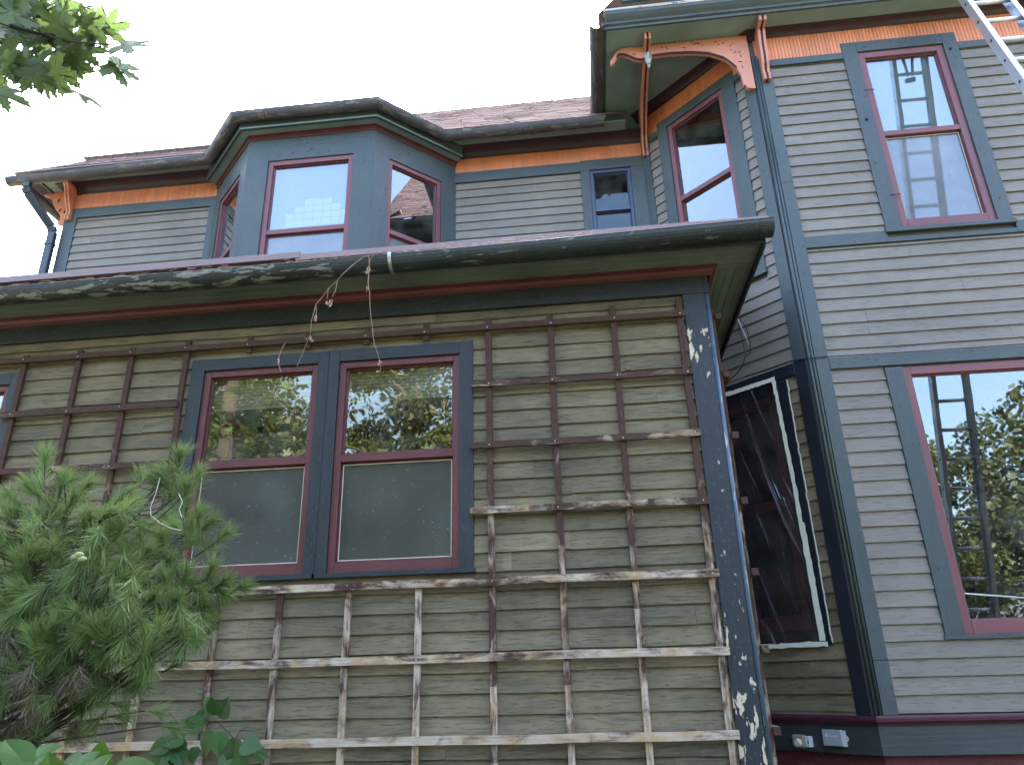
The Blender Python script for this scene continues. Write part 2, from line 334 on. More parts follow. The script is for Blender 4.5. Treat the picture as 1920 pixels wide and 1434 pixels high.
    def build(m, name, mats, parent=None, bevel=0., smooth=False, autosm=None):
        if not isinstance(mats, (list, tuple)): mats = [mats]
        if name in SPLIT and len(m.prims) > 1: m.cuts = m.prims[1:]
        m.prims = []
        if m.cuts:
            c = [(0, 0, 0)]+m.cuts+[(len(m.v), len(m.f), len(m.uv))]; o = None
            for (v0, f0, u0), (v1, f1, u1) in zip(c[:-1], c[1:]):
                if f1 == f0: continue
                q = MB(); q.v = m.v[v0:v1]; q.f = [tuple(i-v0 for i in f) for f in m.f[f0:f1]]; q.uv = m.uv[u0:u1]; q.t = m.t[f0:f1]; q.mi = m.mi[f0:f1]; o = q.build(name, mats, parent, bevel, smooth)
            return o
        me = bpy.data.meshes.new(name); rt = parent
        off = np.array([0., 0, 0])
        while rt is not None: off = off+np.array(rt.location); rt = rt.parent
        me.from_pydata([(a-off[0], b-off[1], c-off[2]) for a, b, c in m.v], [], m.f)
        for mt in mats: me.materials.append(M[mt] if isinstance(mt, str) else mt)
        uvl = me.uv_layers.new(name='UVMap'); uvl.data.foreach_set('uv', np.array(m.uv, dtype=np.float32).ravel())
        at_ = me.attributes.new('tone', 'FLOAT', 'FACE'); at_.data.foreach_set('value', np.array(m.t, dtype=np.float32))
        me.polygons.foreach_set('material_index', m.mi)
        if smooth: me.polygons.foreach_set('use_smooth', [True]*len(me.polygons))
        if bevel:
            bm = bmesh.new(); bm.from_mesh(me); bmesh.ops.bevel(bm, geom=bm.edges[:], offset=bevel, segments=1, affect='EDGES', clamp_overlap=True); bm.to_mesh(me); bm.free()
        me.update(); o = bpy.data.objects.new(name, me); COL.objects.link(o); o.parent = parent; return o
def empty(name, loc=(0, 0, 0)):
    o = bpy.data.objects.new(name, None); COL.objects.link(o); o.location = loc; o.empty_display_size = .1; return o
def tag(o, label=None, cat=None, group=None, kind=None):
    for a, b in (('label', label), ('category', cat), ('group', group), ('kind', kind)):
        if b: o[a] = b
    return o
def minus(a, b, holes):
    iv = [(a, b)]
    for h0, h1 in holes:
        nx = []
        for x, y in iv:
            if h1 <= x or h0 >= y: nx.append((x, y)); continue
            if h0 > x: nx.append((x, h0))
            if h1 < y: nx.append((h1, y))
        iv = nx
    return [q for q in iv if q[1]-q[0] > .004]

def clapboards(mb, fr, s0, s1, z0, z1, e, holes=(), ph=0., thick=.021, jit=.0012, butt=2.6, lim=None):
    z = z0+ph-(e if ph > 0 else 0)
    while z < z1:
        lo, hi = max(z, z0), min(z+e+.030, z1+.004)
        if min(z+e, z1)-lo < .01: z += e; continue
        cuts = [s0+random.uniform(0, butt)]
        while cuts[-1] < s1: cuts.append(cuts[-1]+random.uniform(butt*.5, butt*1.4))
        tn = {}
        for (a, b) in minus(s0, s1, [(h[0], h[1]) for h in holes if h[2] < lo+e*.45 and h[3] > lo+e*.55]):
            ed = [a]+[c for c in cuts if a+.1 < c < b-.1]+[b]
            for q0, q1 in zip(ed[:-1], ed[1:]):
                if q1 < b: q1 -= .0012
                tone = random.random(); off = (random.uniform(0, 50), random.uniform(0, 50))
                k = max(1, int((q1-q0)/.35)); xs = np.linspace(q0, q1, k+1)
                jz = [random.gauss(0, jit) for _ in xs]; jn = [random.gauss(0, jit*.7) for _ in xs]
                for i in range(k):
                    L = []; P = []
                    for ii in (i, i+1):
                        for nn in (0, 1):
                            for zz in (0, 1):
                                zq = hi if zz else lo+jz[ii]
                                nq = ((.0008 if zz else thick-.0085+jn[ii]) if not nn else (.0042 if zz else thick+jn[ii]))
                                L.append((xs[ii], nq, zq)); P.append(fr.p(xs[ii], nq, zq))
                    mb.hexa(P, 0, tone, 0, off, L)
        z += e
def sheath(mb, fr, s0, s1, z0, z1, holes=(), t=.09, mi=0):
    zs = sorted({z0, z1} | {min(max(h[i], z0), z1) for h in holes for i in (2, 3)})
    for a, b in zip(zs[:-1], zs[1:]):
        for q0, q1 in minus(s0, s1, [(h[0], h[1]) for h in holes if h[2] < (a+b)/2 < h[3]]): mb.box(fr, q0, q1, -t, 0, a, b, .5, mi)

# ------------------------------------------------------------------ the house
HOUSE = empty('house', (-1.0, 6.5, 0))
tag(HOUSE, 'old clapboard house painted grey and slate blue with orange friezes and dark red window frames', 'house')
PF = Fr((0, 4.4), 0)                       # front wall of the low bay in front, with the trellis
WF = Fr((0, 5.49), 0)                      # front wall of the tall right wing
BF = Fr((0, 6.46), 0)                      # back upper wall
XC, XJ = 1.765, .787
AF = Fr((XC, 5.49), -45)                   # canted wall of the wing: s runs from -1.372 (inner corner) to 0
BLF = Fr((-3.173, 5.775), -45); BYF = Fr((0, 5.775), 0); BRF = Fr((-1.895, 5.775), 45)
LA = 1.372; LB = .969

def window(fr, s0, s1, z0, z1, zm, cas, fmat='frame_red', cmat='trim', gmat='glass', lower='screen', fw=.052, sillz=.035, interior=None, noc=False,
           meet=.05, sillout=.045, fn=.012):
    """s0..s1, z0..z1: outside of the coloured frame; cas: casing reach (left, right, top, bottom)"""
    c = MB(); l, r, t, b = cas
    if not noc:
        if l: c.box(fr, s0-l, s0, .0015, .029, z0-b, z1+t)
        if r: c.box(fr, s1, s1+r, .0015, .029, z0-b, z1+t)
        if t: c.box(fr, s0, s1, .0015, .0285, z1, z1+t)
        if b: c.box(fr, s0, s1, .0015, .0288, z0-b, z0-.0)
        c.box(fr, s0-l-.01, s1+r+.01, .002, sillout, z0-b-sillz, z0-b)
    # dark reveal and room behind
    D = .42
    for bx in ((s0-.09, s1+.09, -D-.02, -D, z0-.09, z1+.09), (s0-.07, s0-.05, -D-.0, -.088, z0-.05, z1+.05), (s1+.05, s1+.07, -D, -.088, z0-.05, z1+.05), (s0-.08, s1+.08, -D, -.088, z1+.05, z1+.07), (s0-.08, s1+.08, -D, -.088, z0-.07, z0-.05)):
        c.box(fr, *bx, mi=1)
    W = c.build('window', [cmat, 'dark'], HOUSE, bevel=.0022)
    f = MB()
    f.box(fr, s0, s0+fw, -.06, fn, z0, z1); f.box(fr, s1-fw, s1, -.06, fn, z0, z1)
    f.box(fr, s0+fw, s1-fw, -.06, fn-.001, z1-fw*1.05, z1); f.box(fr, s0+fw, s1-fw, -.06, fn+.001, z0, z0+fw*1.5)
    if zm: f.box(fr, s0+fw, s1-fw, -.055, fn-.004, zm-meet/2, zm+meet/2)
    f.build('frame', fmat, W, bevel=.0025)
    # inner steps (a thin stop bead round each light)
    g0, g1, h0, h1 = s0+fw, s1-fw, z0+fw*1.5, z1-fw*1.05
    zt = zm+meet/2 if zm else h0
    s = MB()
    for (a, bb, nn) in ((zt, h1, -.012),)+(((h0, zm-meet/2, -.022),) if zm else ()):
        w_ = .011
        s.box(fr, g0, g0+w_, -.05, nn, a, bb); s.box(fr, g1-w_, g1, -.05, nn, a, bb); s.box(fr, g0+w_, g1-w_, -.05, nn-.001, bb-w_, bb); s.box(fr, g0+w_, g1-w_, -.05, nn-.001, a, a+w_)
    s.build('sash', fmat, W, bevel=.001)
    g = MB(); P = lambda n, a, b, c_, d: g.box(fr, a, b, n-.003, n, c_, d, .5)
    P(-.024, g0+.006, g1-.006, zt+.006, h1-.006); g.build('glass_pane', gmat, W)
    if zm:
        g = MB(); g.box(fr, g0+.006, g1-.006, -.033, -.030, h0+.006, zm-meet/2-.006, .5)
        g.build('insect_screen' if lower.startswith('screen') else 'glass_pane', lower, W)
    if interior: interior(W, fr, g0, g1, h0, h1, zt)
    return W
def bead(W, fr, s0, s1, z0, z1, n=-.020, w=.005):
    b = MB(); b.box(fr, s0, s0+w, n-.004, n, z0, z1); b.box(fr, s1-w, s1, n-.004, n, z0, z1); b.box(fr, s0+w, s1-w, n-.004, n-.0005, z1-w, z1); b.box(fr, s0+w, s1-w, n-.004, n-.0005, z0, z0+w)
    b.build('screen_bead', 'cream', W)

# ---- porch front (low bay) wall
ep = .1093
ph = [(-2.60, -.70, 2.17, 3.655), (-5.2, -3.87, 2.17, 3.655)]
hole = [(-2.5, -1.76, 2.23, 3.54), (-1.56, -.81, 2.23, 3.54), (-4.72, -3.98, 2.23, 3.54)]
b = MB(); sheath(b, PF, -6.4, .80, .55, 4.0, hole)
sheath(b, Fr((.80, 4.4), 90), 0, 1.95, .55, 4.0); b.build('sheathing', 'wall_back', HOUSE)
b = MB(); clapboards(b, PF, -6.4, .690, .72, 3.885, ep, ph, ph=((3.05-.72) % ep), thick=.022, jit=.0024)
b.build('clapboard_wall', 'siding_olive', HOUSE)
PS = Fr((.828, 4.4), 90)
b = MB(); clapboards(b, PS, .13, 1.95, .72, 3.885, ep, (), ph=((3.05-.72) % ep), thick=.021, jit=.002); b.build('clapboard_wall', 'siding_olive', HOUSE)
b = MB(); b.box(PF, .690, .826, .001, .031, .72, 3.884, .5, off=(0, 3.3))
b.build('corner_board', 'corner_porch', HOUSE, bevel=.002)
b = MB(); b.tube([PF.p(.842, .012, .72), PF.p(.842, .012, 3.884)], .0165, 12); b.build('corner_bead', 'bead_blue', HOUSE, smooth=True)
b = MB(); b.box(PS, .012, .125, .001, .030, .72, 3.884, .5); b.build('corner_board', 'trim_porch', HOUSE, bevel=.002)
b = MB(); b.box(PF, -6.4, .852, .001, .034, 3.885, 4.016); b.box(PS, -.036, 1.95, .001, .034, 3.885, 4.016); b.build('frieze_board', 'trim_porch', HOUSE, bevel=.002)
def cove(n0, n1, z0, z1, k=6):
    pts = [(n0, z1), (n0, z0), (n0+.010, z0), (n0+.012, z0+.008)]
    for i in range(k+1):
        a = math.pi/2*i/k; pts.append((n0+.012+(n1-n0-.022)*(1-math.cos(a)), z0+.010+(z1-z0-.022)*math.sin(a)))
    return pts+[(n1, z1-.010), (n1, z1)]
b = MB(); b.sweep([(-6.4, 4.4), (.846, 4.4), (.846, 6.34)], cove(.034, .082, 4.008, 4.0645)); b.build('crown_moulding', 'red_trim', HOUSE)
# soffit boards
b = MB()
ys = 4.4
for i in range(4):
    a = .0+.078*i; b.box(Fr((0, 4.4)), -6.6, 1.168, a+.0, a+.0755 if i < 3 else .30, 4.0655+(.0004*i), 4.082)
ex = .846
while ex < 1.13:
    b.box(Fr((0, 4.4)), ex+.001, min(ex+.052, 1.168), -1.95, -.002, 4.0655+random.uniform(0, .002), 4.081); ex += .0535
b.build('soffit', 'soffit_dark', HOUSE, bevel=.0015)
b = MB(); b.box(WORLD, -6.6, 1.19, -4.10, -4.085, 4.052, 4.185); b.box(WORLD, 1.17, 1.19, -6.1, -4.1005, 4.04, 4.20); b.build('fascia', 'trim_porch', HOUSE, bevel=.002)
# roof deck and metal drip edges of the porch
b = MB()
def roofslab(b, x0, x1, y0, y1, z0, z1, t=.03, tone=.4, mi=0):
    L = [(x, y, z) for x in (x0, x1) for y, zz in ((y1, z1), (y0, z0)) for z in (zz-t, zz)]
    b.hexa(L, 0, tone, mi, None, L)
roofslab(b, -6.6, 1.17, 4.10, 6.45, 4.214, 5.02)
b.build('porch_roof', 'shingle', HOUSE)
b = MB(); b.box(WORLD, -1.82, 1.222, -4.12, -4.052, 4.180, 4.224, .55); b.build('drip_edge', 'drip', HOUSE, bevel=.001)
b = MB(); P = []; 
for x, dz in ((-6.6, .0), (-1.79, .012)):
    for y in (4.118, 4.045):
        for z in (4.182, 4.228): P.append((x, y, z+dz))
b.free(P, 0, .5); b.build('drip_edge', 'drip', HOUSE, bevel=.001)
def gutterprof(r, zc, t=.004, seg=12, lip=.006):
    o = [(r*math.cos(a), zc+r*math.sin(a)) for a in np.linspace(math.pi, 2*math.pi, seg+1)]
    o = [(-r, zc+.0)]+o[1:-1]+[(r, zc), (r+lip*.6, zc+lip*.5), (r+.001, zc+lip), (r-t-.001, zc+lip*.8)]
    i = [((r-t)*math.cos(a), zc+(r-t)*math.sin(a)) for a in np.linspace(2*math.pi, math.pi, seg+1)]
    return (o+i)
b = MB(); b.sweep([(-6.7, 4.04), (-3.4, 4.04), (-1.5, 4.04), (-.3, 4.04), (.5, 4.04), (1.225, 4.04)], gutterprof(.078, 0), zs=[4.096, 4.098, 4.104, 4.118, 4.132, 4.146], o=0.)
b.sweep([(1.222, 4.04), (1.226, 4.04)], [(.078*math.cos(a), .078*math.sin(a)) for a in np.linspace(math.pi, 2*math.pi, 14)], zs=[4.146]*2)
b.sweep([(1.14, 4.04), (1.152, 4.04)], gutterprof(.081, 0), zs=[4.144]*2)
GUT = b.build('gutter', 'gutter_porch', HOUSE, smooth=False)
b = MB()
for x, z in ((-1.16, 4.11), ):
    p = [(x, 4.04-.085*math.cos(a), z-.085*math.sin(a)) for a in np.linspace(-.12, 1.9, 12)]
    for q0, q1 in zip(p[:-1], p[1:]): b.bar(q0, q1, .022, .003, up=(0, -1, .3))
    b.bar((x, 4.04-.085, z+.01), (x+.005, 4.10, z+.10), .02, .003)
b.build('gutter_hanger', 'steel', GUT)
# debris lying in the gutter
b = MB()
for i in range(320):
    x = random.uniform(-4.2, 1.1); z = 4.098+.012*(x+4)/1.3*.5+.0; a = random.uniform(-.5, .5)
    c = np.array([x, random.uniform(3.985, 4.03), 4.105+.0095*(x+4.2)+random.uniform(0, .03)]); d = np.array([math.cos(a), random.uniform(-.3, .3), random.uniform(-.25, .3)])
    b.tube([c, c+d*random.uniform(.02, .08)], .0018, 4, tone=random.random(), cap=False)
tag(b.build('dry_debris', 'dryleaf', GUT), kind='stuff')
b = MB()
for xx in (-2.536, -1.596, -.786):      # double casing of the porch windows, drawn by the window builder itself
    pass
def porch_int(W, fr, g0, g1, h0, h1, zt, slant=False):
    bead(W, fr, g0+.011, g1-.011, h0+.011, zt-.062)
    bl = MB(); n0 = -.05
    zb = 3.23
    for i in range(9):
        z = h1-.01-i*.024; bl.box(fr, g0+.01, g1-.01, n0-.003, n0, z-.021, z)
    bl.build('window_blind', 'blind', W)
window(PF, -2.53, -1.735, 2.20, 3.572, 2.915, (.095, .073, .085, .0), 'frame_porch', 'trim_porch', 'glass_porch', 'screen', interior=porch_int, fw=.043, sillz=.030)
window(PF, -1.59, -.782, 2.20, 3.575, 2.912, (.0705, .088, .085, .0), 'frame_porch', 'trim_porch', 'glass_porch', 'screen', interior=porch_int, fw=.043, sillz=.030)
window(PF, -4.75, -3.945, 2.20, 3.572, 2.915, (.09, .09, .085, .0), 'frame_porch', 'trim_porch', 'glass_porch', 'screen', interior=porch_int, fw=.043, sillz=.030)
b = MB(); b.box(WORLD, -6.4, .86, -4.6, -4.375, .50, .72); b.box(WORLD, .62, .86, -6.3, -4.61, .5, .72); b.build('skirt_board', 'skirt', HOUSE, bevel=.003)
b = MB(); b.box(WORLD, -6.38, .84, -4.62, -4.40, 0, .499); b.box(WORLD, .62, .84, -6.3, -4.63, 0, .499); b.build('foundation', 'foundation', HOUSE)

# ---- right wing, front wall
ew = .1093; WR = 5.3
b = MB()
wh = [(2.69, 3.42, 4.93, 6.78), (2.43, 4.05, 1.80, 3.70)]
sheath(b, WF, XC-.03, WR, 1.1, 7.3, wh); ah = [(-1.01, -.36, 4.75, 6.74), (-1.05, -.36, 1.87, 3.62)]
sheath(b, AF, -LA, 0, 1.1, 7.3, ah); b.build('sheathing', 'wall_back', HOUSE)
ch = [(2.55, 3.54, 4.87, 6.91), (2.291, 4.3, 1.765, 3.73)]
b = MB(); clapboards(b, WF, 1.898, WR, 1.309, 3.722, ew, ch, ph=(1.9652*5.49-(.6*4.49) -1.309) % ew)
clapboards(b, WF, 1.898, WR, 3.815, 4.795, ew, ch, ph=.075); clapboards(b, WF, 1.898, WR, 4.903, 6.725, ew, ch, ph=.06)
b.build('clapboard_wall', 'siding_grey', HOUSE)
b = MB(); b.box(WF, 1.800, 1.898, .001, .029, 1.309, 1.64); b.box(WF, 1.800, 1.898, .001, .030, 1.642, 5.45); b.box(WF, 1.800, 1.898, .001, .029, 5.452, 6.82)
b.build('corner_board', 'trim', HOUSE, bevel=.002)
b = MB()
for (cx, cy) in ((1.785, 5.472), (1.757, 5.470)): b.tube([(cx, cy, 1.309), (cx, cy, 6.86)], .0135, 10)
b.build('corner_bead', 'trim', HOUSE, smooth=True)
b = MB(); b.box(WF, 1.8985, 2.5495, .001, .0275, 4.797, 4.902); b.box(WF, 2.5495, 3.5415, .001, .025, 4.797, 4.8395); b.box(WF, 3.5415, WR, .001, .0275, 4.797, 4.902)
b.box(WF, 1.900, WR, .001, .030, 3.724, 3.814); b.box(WF, 1.8985, 2.5495, .001, .0275, 6.727, 6.80); b.box(WF, 3.5415, WR, .001, .0275, 6.715, 6.79)
b.build('belt_board', 'trim', HOUSE, bevel=.002)
def beadboard(b, fr, s0, s1, z0, z1, pitch=.031, n=.020):
    s = s0
    while s < s1-.004:
        e = min(s+pitch-.004, s1); b.box(fr, s, e, .001, n+random.uniform(-.001, .001), z0, z1); s += pitch
b = MB(); b.box(WF, 1.79, WR, 0.0008, .013, 6.80, 7.06)
beadboard(b, WF, 1.84, 2.55, 6.801, 7.06); beadboard(b, WF, 2.55, 3.541, 6.906, 7.06); beadboard(b, WF, 3.541, WR, 6.791, 7.06)
b.build('frieze', 'orange', HOUSE)
b = MB(); b.sweep([(XJ-.02, 6.46), (XC, 5.49), (WR, 5.49)], cove(.002, .10, 7.052, 7.1195)); 
b.build('crown_moulding', 'maroon', HOUSE)
def sky_int(W, fr, g0, g1, h0, h1, zt):
    c = MB(); c.box(fr, g0, g1, -.066, -.062, zt, h1); c.build('window_shade', 'shade', W)
    bead(W, fr, g0+.011, g1-.011, h0+.011, zt-.062)
W1 = window(WF, 2.678, 3.42, 4.915, 6.79, 5.88, (.128, .12, .115, .0), 'frame_red', 'trim', 'glass', 'screen_sky', interior=sky_int, fw=.06)
def low_int(W, fr, g0, g1, h0, h1, zt): pass
W2 = window(WF, 2.42, 4.06, 1.785, 3.710, None, (.128, .128, 0, 0), 'frame_red', 'trim', 'glass', 'screen', interior=None, fw=.06, sillz=.028, sillout=.03)
b = MB(); b.tube([WF.p(2.50, -.028, 2.05), WF.p(3.6, -.032, 1.93)], .006, 8); b.build('sash_rod', 'boxwhite', W2)
b = MB()
for px, py in ((1628, 169), (1677, 365)):
    p = at(px, py, 5.46); b.bar(p+np.array([-.035, 0, 0]), p+np.array([.05, -.004, .0]), .006, .006)
for px, py in ((1625, 224), (1782, 92)): 
    p = at(px, py, 5.46); b.box(WORLD, p[0]-.008, p[0]+.008, -p[1]-.002, -p[1]+.012, p[2]-.01, p[2]+.01)
b.build('hook', 'black', W1)
# ---- canted wall of the wing
b = MB(); clapboards(b, AF, -1.270, -.118, 3.835, 6.73, ew, [(-1.14, -.212, 4.6, 6.9)], ph=.03); b.build('clapboard_wall', 'siding_grey', HOUSE)
b = MB(); clapboards(b, AF, -1.372, -.122, 1.309, 3.735, ep, [(-1.15, -.205, 1.745, 3.8)], ph=.02, jit=.0018); b.build('clapboard_wall', 'siding_olive', HOUSE)
b = MB(); b.box(AF, -.118, -.016, .001, .029, 3.835, 6.82); b.box(AF, -1.371, -1.271, .001, .029, 3.6, 6.82); b.box(AF, -1.2705, -1.141, .001, .0275, 6.73, 6.80); b.box(AF, -.211, -.1185, .001, .0275, 6.73, 6.80)
b.build('corner_board', 'trim', HOUSE, bevel=.002)
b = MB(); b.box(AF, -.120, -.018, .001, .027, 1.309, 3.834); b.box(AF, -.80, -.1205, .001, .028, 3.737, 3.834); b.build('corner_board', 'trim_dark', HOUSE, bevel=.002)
b = MB(); b.box(AF, -1.36, -.02, .0008, .013, 6.80, 7.06)
beadboard(b, AF, -1.272, -1.14, 6.80, 7.06); beadboard(b, AF, -1.14, -.212, 6.875, 7.06); beadboard(b, AF, -.212, -.03, 6.80, 7.06); b.build('frieze', 'orange', HOUSE)
window(AF, -1.022, -.352, 4.72, 6.765, 5.865, (.118, .14, .105, 0), 'frame_red', 'trim', 'glass', 'glass', fw=.05)
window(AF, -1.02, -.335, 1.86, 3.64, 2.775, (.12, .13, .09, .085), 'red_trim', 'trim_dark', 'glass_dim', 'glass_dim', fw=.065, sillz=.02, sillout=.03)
# ---- water table and skirt of the wing
wp = [(XJ-.3, 6.76), (XJ, 6.468), (XC, 5.49), (WR, 5.49)]
wp = [(XJ, 6.468), (XC, 5.49), (WR, 5.49)]
b = MB(); b.sweep(wp, [(0, 1.308), (0, 1.25), (.035, 1.25), (.040, 1.262), (.050, 1.272), (.052, 1.288), (.040, 1.296), (.030, 1.308)]); b.build('water_table', 'plum', HOUSE)
b = MB(); b.sweep(wp, [(-.05, 1.2495), (-.05, 1.075), (.022, 1.075), (.022, 1.2495)]); b.build('skirt_board', 'skirt', HOUSE)
b = MB(); b.sweep(wp, [(-.15, 1.0745), (-.15, 0), (-.02, 0), (-.02, 1.0745)]); b.build('foundation', 'foundation', HOUSE)
# ---- wing soffit, cornice, gable, roof
SX, SY, SZ = .435, 5.217, 7.12
b = MB()
b.poly([(SX, SY, SZ), (SX, 6.62, SZ), (WR+.3, 6.62, SZ), (WR+.3, SY, SZ)][::1], [(0, 0), (0, 1.4), (5, 1.4), (5, 0)]); b.poly([(SX, SY, SZ+.02), (WR+.3, SY, SZ+.02), (WR+.3, 6.62, SZ+.02), (SX, 6.62, SZ+.02)])
b.build('soffit', 'soffit', HOUSE)
b = MB(); pf = [(-.02, SZ), (.0, SZ), (.006, SZ+.02), (.002, SZ+.024), (.022, SZ+.036), (.026, SZ+.052), (.05, SZ+.075), (.072, SZ+.105), (.078, SZ+.135), (-.02, SZ+.135)]
b.sweep([(SX-.005, SY), (WR+.3, SY)], [(q, z-.002) for q, z in pf][::-1]); b.box(WORLD, SX-.03, SX+.0, -6.5, -SY+.0, SZ-.004, SZ+.12)
b.build('cornice', 'trim', HOUSE)
b = MB(); P = []
for x in (SX-.02, WR+.3):
    for y, z in ((5.45, SZ+.30), (SY-.085, SZ+.155)):
        for dz in (-.02, 0): P.append((x, y, z+dz))
b.free(P, 0, .5); b.build('flashing', 'flash', HOUSE)
pitch = 1.15; EZ = SZ+.14
def shingles(b, p0, sd_, ud, slen, ulen, e=.125, tab=.24, t=.0045):
    p0 = np.array(p0, float); sd_ = np.array(sd_, float); ud = np.array(ud, float); ud /= np.linalg.norm(ud); nn = np.cross(sd_, ud)
    if nn[2] < 0: nn = -nn
    k = 0; u = 0.
    while u < ulen:
        s = -random.uniform(0, tab)
        while s < slen:
            a, c = max(s, 0), min(s+tab*random.uniform(.8, 1.2), slen)
            if c-a > .01:
                th = t*random.uniform(.7, 1.5); up = min(u+e*1.1, ulen)
                P = []; 
                for x in (a, c-.003):
                    for (h, base) in ((0, 0), (1, 0)):
                        for uu, nh in ((u, th), (up, .001)):
                            P.append(p0+sd_*x+ud*(uu+(0 if h else 0))+nn*(nh if h else -.002))
                b.hexa(P, 0, random.random(), 0, None, [tuple(q) for q in P])
            s += tab
        u += e
b = MB(); shingles(b, (SX-.06, 9.6, EZ), (0, -1, 0), (1, 0, pitch), 4.44, 4.1, tab=.3)
b.poly([(SX-.06, 5.15, EZ-.01), (SX-.06+2.65, 5.15, EZ-.01+2.65*pitch), (SX-.06+2.65, 9.6, EZ-.01+2.65*pitch), (SX-.06, 9.6, EZ-.01)])
b.poly([(SX-.06+2.65, 5.15, EZ+2.65*pitch), (SX-.06+5.3, 5.15, EZ), (SX-.06+5.3, 9.6, EZ), (SX-.06+2.65, 9.6, EZ+2.65*pitch)])
b.build('roof', 'shingle', HOUSE)
gx = SX-.06+2.65; gz = EZ+2.65*pitch
GF = Fr((0, 5.45), 0)
b = MB(); b.extrude([(.9, SZ+.28), (4.9, SZ+.28), (gx, gz-.2)], GF, -.05, 0); b.build('gable_wall', 'siding_grey', HOUSE)
b = MB(); b.extrude([(SX+.16, EZ+.12), (SX+.42, EZ+.12), (gx, gz-.20), (gx, gz-.02)], Fr((0, 5.16)), -.03, 0)
b.extrude([(SX+.50, EZ+.14), (SX+.60, EZ+.14), (gx, gz-.36), (gx, gz-.28)], Fr((0, 5.36)), -.03, 0); b.build('rake_board', 'trim', HOUSE)
b = MB(); b.extrude([(SX+.62, EZ+.14), (SX+.92, EZ+.14), (gx, gz-.70), (gx, gz-.40)], Fr((0, 5.40)), -.03, 0); b.build('rake_frieze', 'orange_pink', HOUSE)
b = MB(); b.sweep([(.352, 6.42), (.352, 5.17)], gutterprof(.07, 7.165)); 
b.sweep([(.352, 6.425), (.352, 6.42)], [(.07*math.cos(a), 7.165+.07*math.sin(a)) for a in np.linspace(math.pi, 2*math.pi, 12)])
b.sweep([(.352, 6.425), (.352, 6.36)], gutterprof(.076, 7.165))
b.build('gutter', 'gutter_old', HOUSE)
# arch spandrel under the wing's corner
OUT = [(1145,123),(1151,119),(1160,104),(1171,104),(1181,108),(1190,112),(1200,114),(1212,112),(1225,106),(1256,102),(1294,100),(1329,102),(1356,110),(1367,117),(1377,125),(1384,132),(1389,140),(1390,150),(1385,152),(1388,160),(1399,160),(1402,165),(1417,166)]
low = [at(x, y, 5.45)[[0, 2]] for x, y in OUT]
TOP = [(1146,114),(1155,98),(1166,91),(1184,89),(1200,89)]
top = [at(x, y, 5.45)[[0, 2]] for x, y in TOP]
low = [(float(a), float(c)) for a, c in low]; top = [(float(a), float(c)) for a, c in top]
tp = top+[(x, 7.118-.012) for x in (.80, 1.0, 1.2, 1.4, 1.55, 1.65)]+[(1.725, 7.10)]
# two matching chains of points, joined by quads
def chain(pts, xs): 
    X = [p[0] for p in pts]; Z = [p[1] for p in pts]
    for i in range(1, len(X)): X[i] = max(X[i], X[i-1]+1e-4)
    return [(x, float(np.interp(x, X, Z))) for x in xs]
xs = sorted(set([round(p[0], 4) for p in low]+[round(p[0], 4) for p in tp if p[0] < low[-1][0]]+list(np.linspace(low[0][0], low[-1][0], 40).round(4))))
lc, tc_ = chain(low, xs), chain(tp, xs)
SP = Fr((0, 5.47))
b = MB()
for i in range(len(xs)-1):
    q = [lc[i], lc[i+1], tc_[i+1], tc_[i]]
    if q[3][1]-q[0][1] < .004: q[3] = (q[3][0], q[0][1]+.004)
    if q[2][1]-q[1][1] < .004: q[2] = (q[2][0], q[1][1]+.004)
    b.poly([SP.p(s, .022, z) for s, z in q]); b.poly([SP.p(s, -.012, z) for s, z in q[::-1]])
    b.poly([SP.p(q[0][0], -.012, q[0][1]), SP.p(q[1][0], -.012, q[1][1]), SP.p(q[1][0], .022, q[1][1]), SP.p(q[0][0], .022, q[0][1])])
ARCH = b.build('arch_spandrel', 'orange_pink', HOUSE)
b = MB(); rib = [(s, z) for s, z in lc if .50 < s < 1.60]
for dn, dz, rr in ((.026, .013, .006), (.026, -.002, .005)): b.tube([SP.p(s, dn, z+dz) for s, z in rib], rr, 6)
b.build('arch_rib', 'maroon', ARCH)
b = MB()      # pierced scrollwork holes, little dark slots let into the face
for (px, py) in ((1241,90),(1250,91),(1283,90),(1297,80),(1303,83),(1309,82),(1317,86),(1347,84),(1356,82),(1369,86),(1373,83),(1371,94),(1378,98),(1386,98),(1389,105),(1388,116),(1392,125),(1265,79),(1341,79),(1189,102)):
    p = at(px, py, 5.446); a = random.uniform(0, 3.14); l = random.uniform(.008, .02)
    b.bar(p-np.array([math.cos(a)*l, 0, math.sin(a)*l]), p+np.array([math.cos(a)*l, 0, math.sin(a)*l]), .004, .006)
b.build('pierced_slot', 'black', ARCH)
# scroll bracket on the wing's corner
def bracket(fr, name_mat, prof, w=.062, parent=HOUSE):
    """prof: closed outline in (outward, z); built as three layers with a groove between the outer two"""
    b = MB()
    for s0, s1, sh, mi in ((-w/2, -w/6, 0, 0), (w/6, w/2, 0, 0), (-w/6, w/6, .014, 1)):
        c = np.mean(prof, axis=0)
        pr_ = [((x-sh) if x > .04 else x, z) for x, z in prof]
        k = len(pr_); A = [fr.p(s0, x, z) for x, z in pr_]; Bp = [fr.p(s1, x, z) for x, z in pr_]
        b.poly(A[::-1], None, .5, mi); b.poly(Bp, None, .5, mi)
        for i in range(k):
            j = (i+1) % k; b.poly([A[i], A[j], Bp[j], Bp[i]], None, .5, mi)
    return b.build('bracket', name_mat, parent)
bp = [(.02, 6.545), (.075, 6.545), (.085, 6.60), (.068, 6.625), (.070, 6.66), (.098, 6.72), (.112, 6.80), (.118, 6.90), (.135, 6.98), (.15, 7.03), (.155, 7.045), (.150, 7.060), (.205, 7.062), (.245, 7.066), (.25, 7.117), (.02, 7.117)]
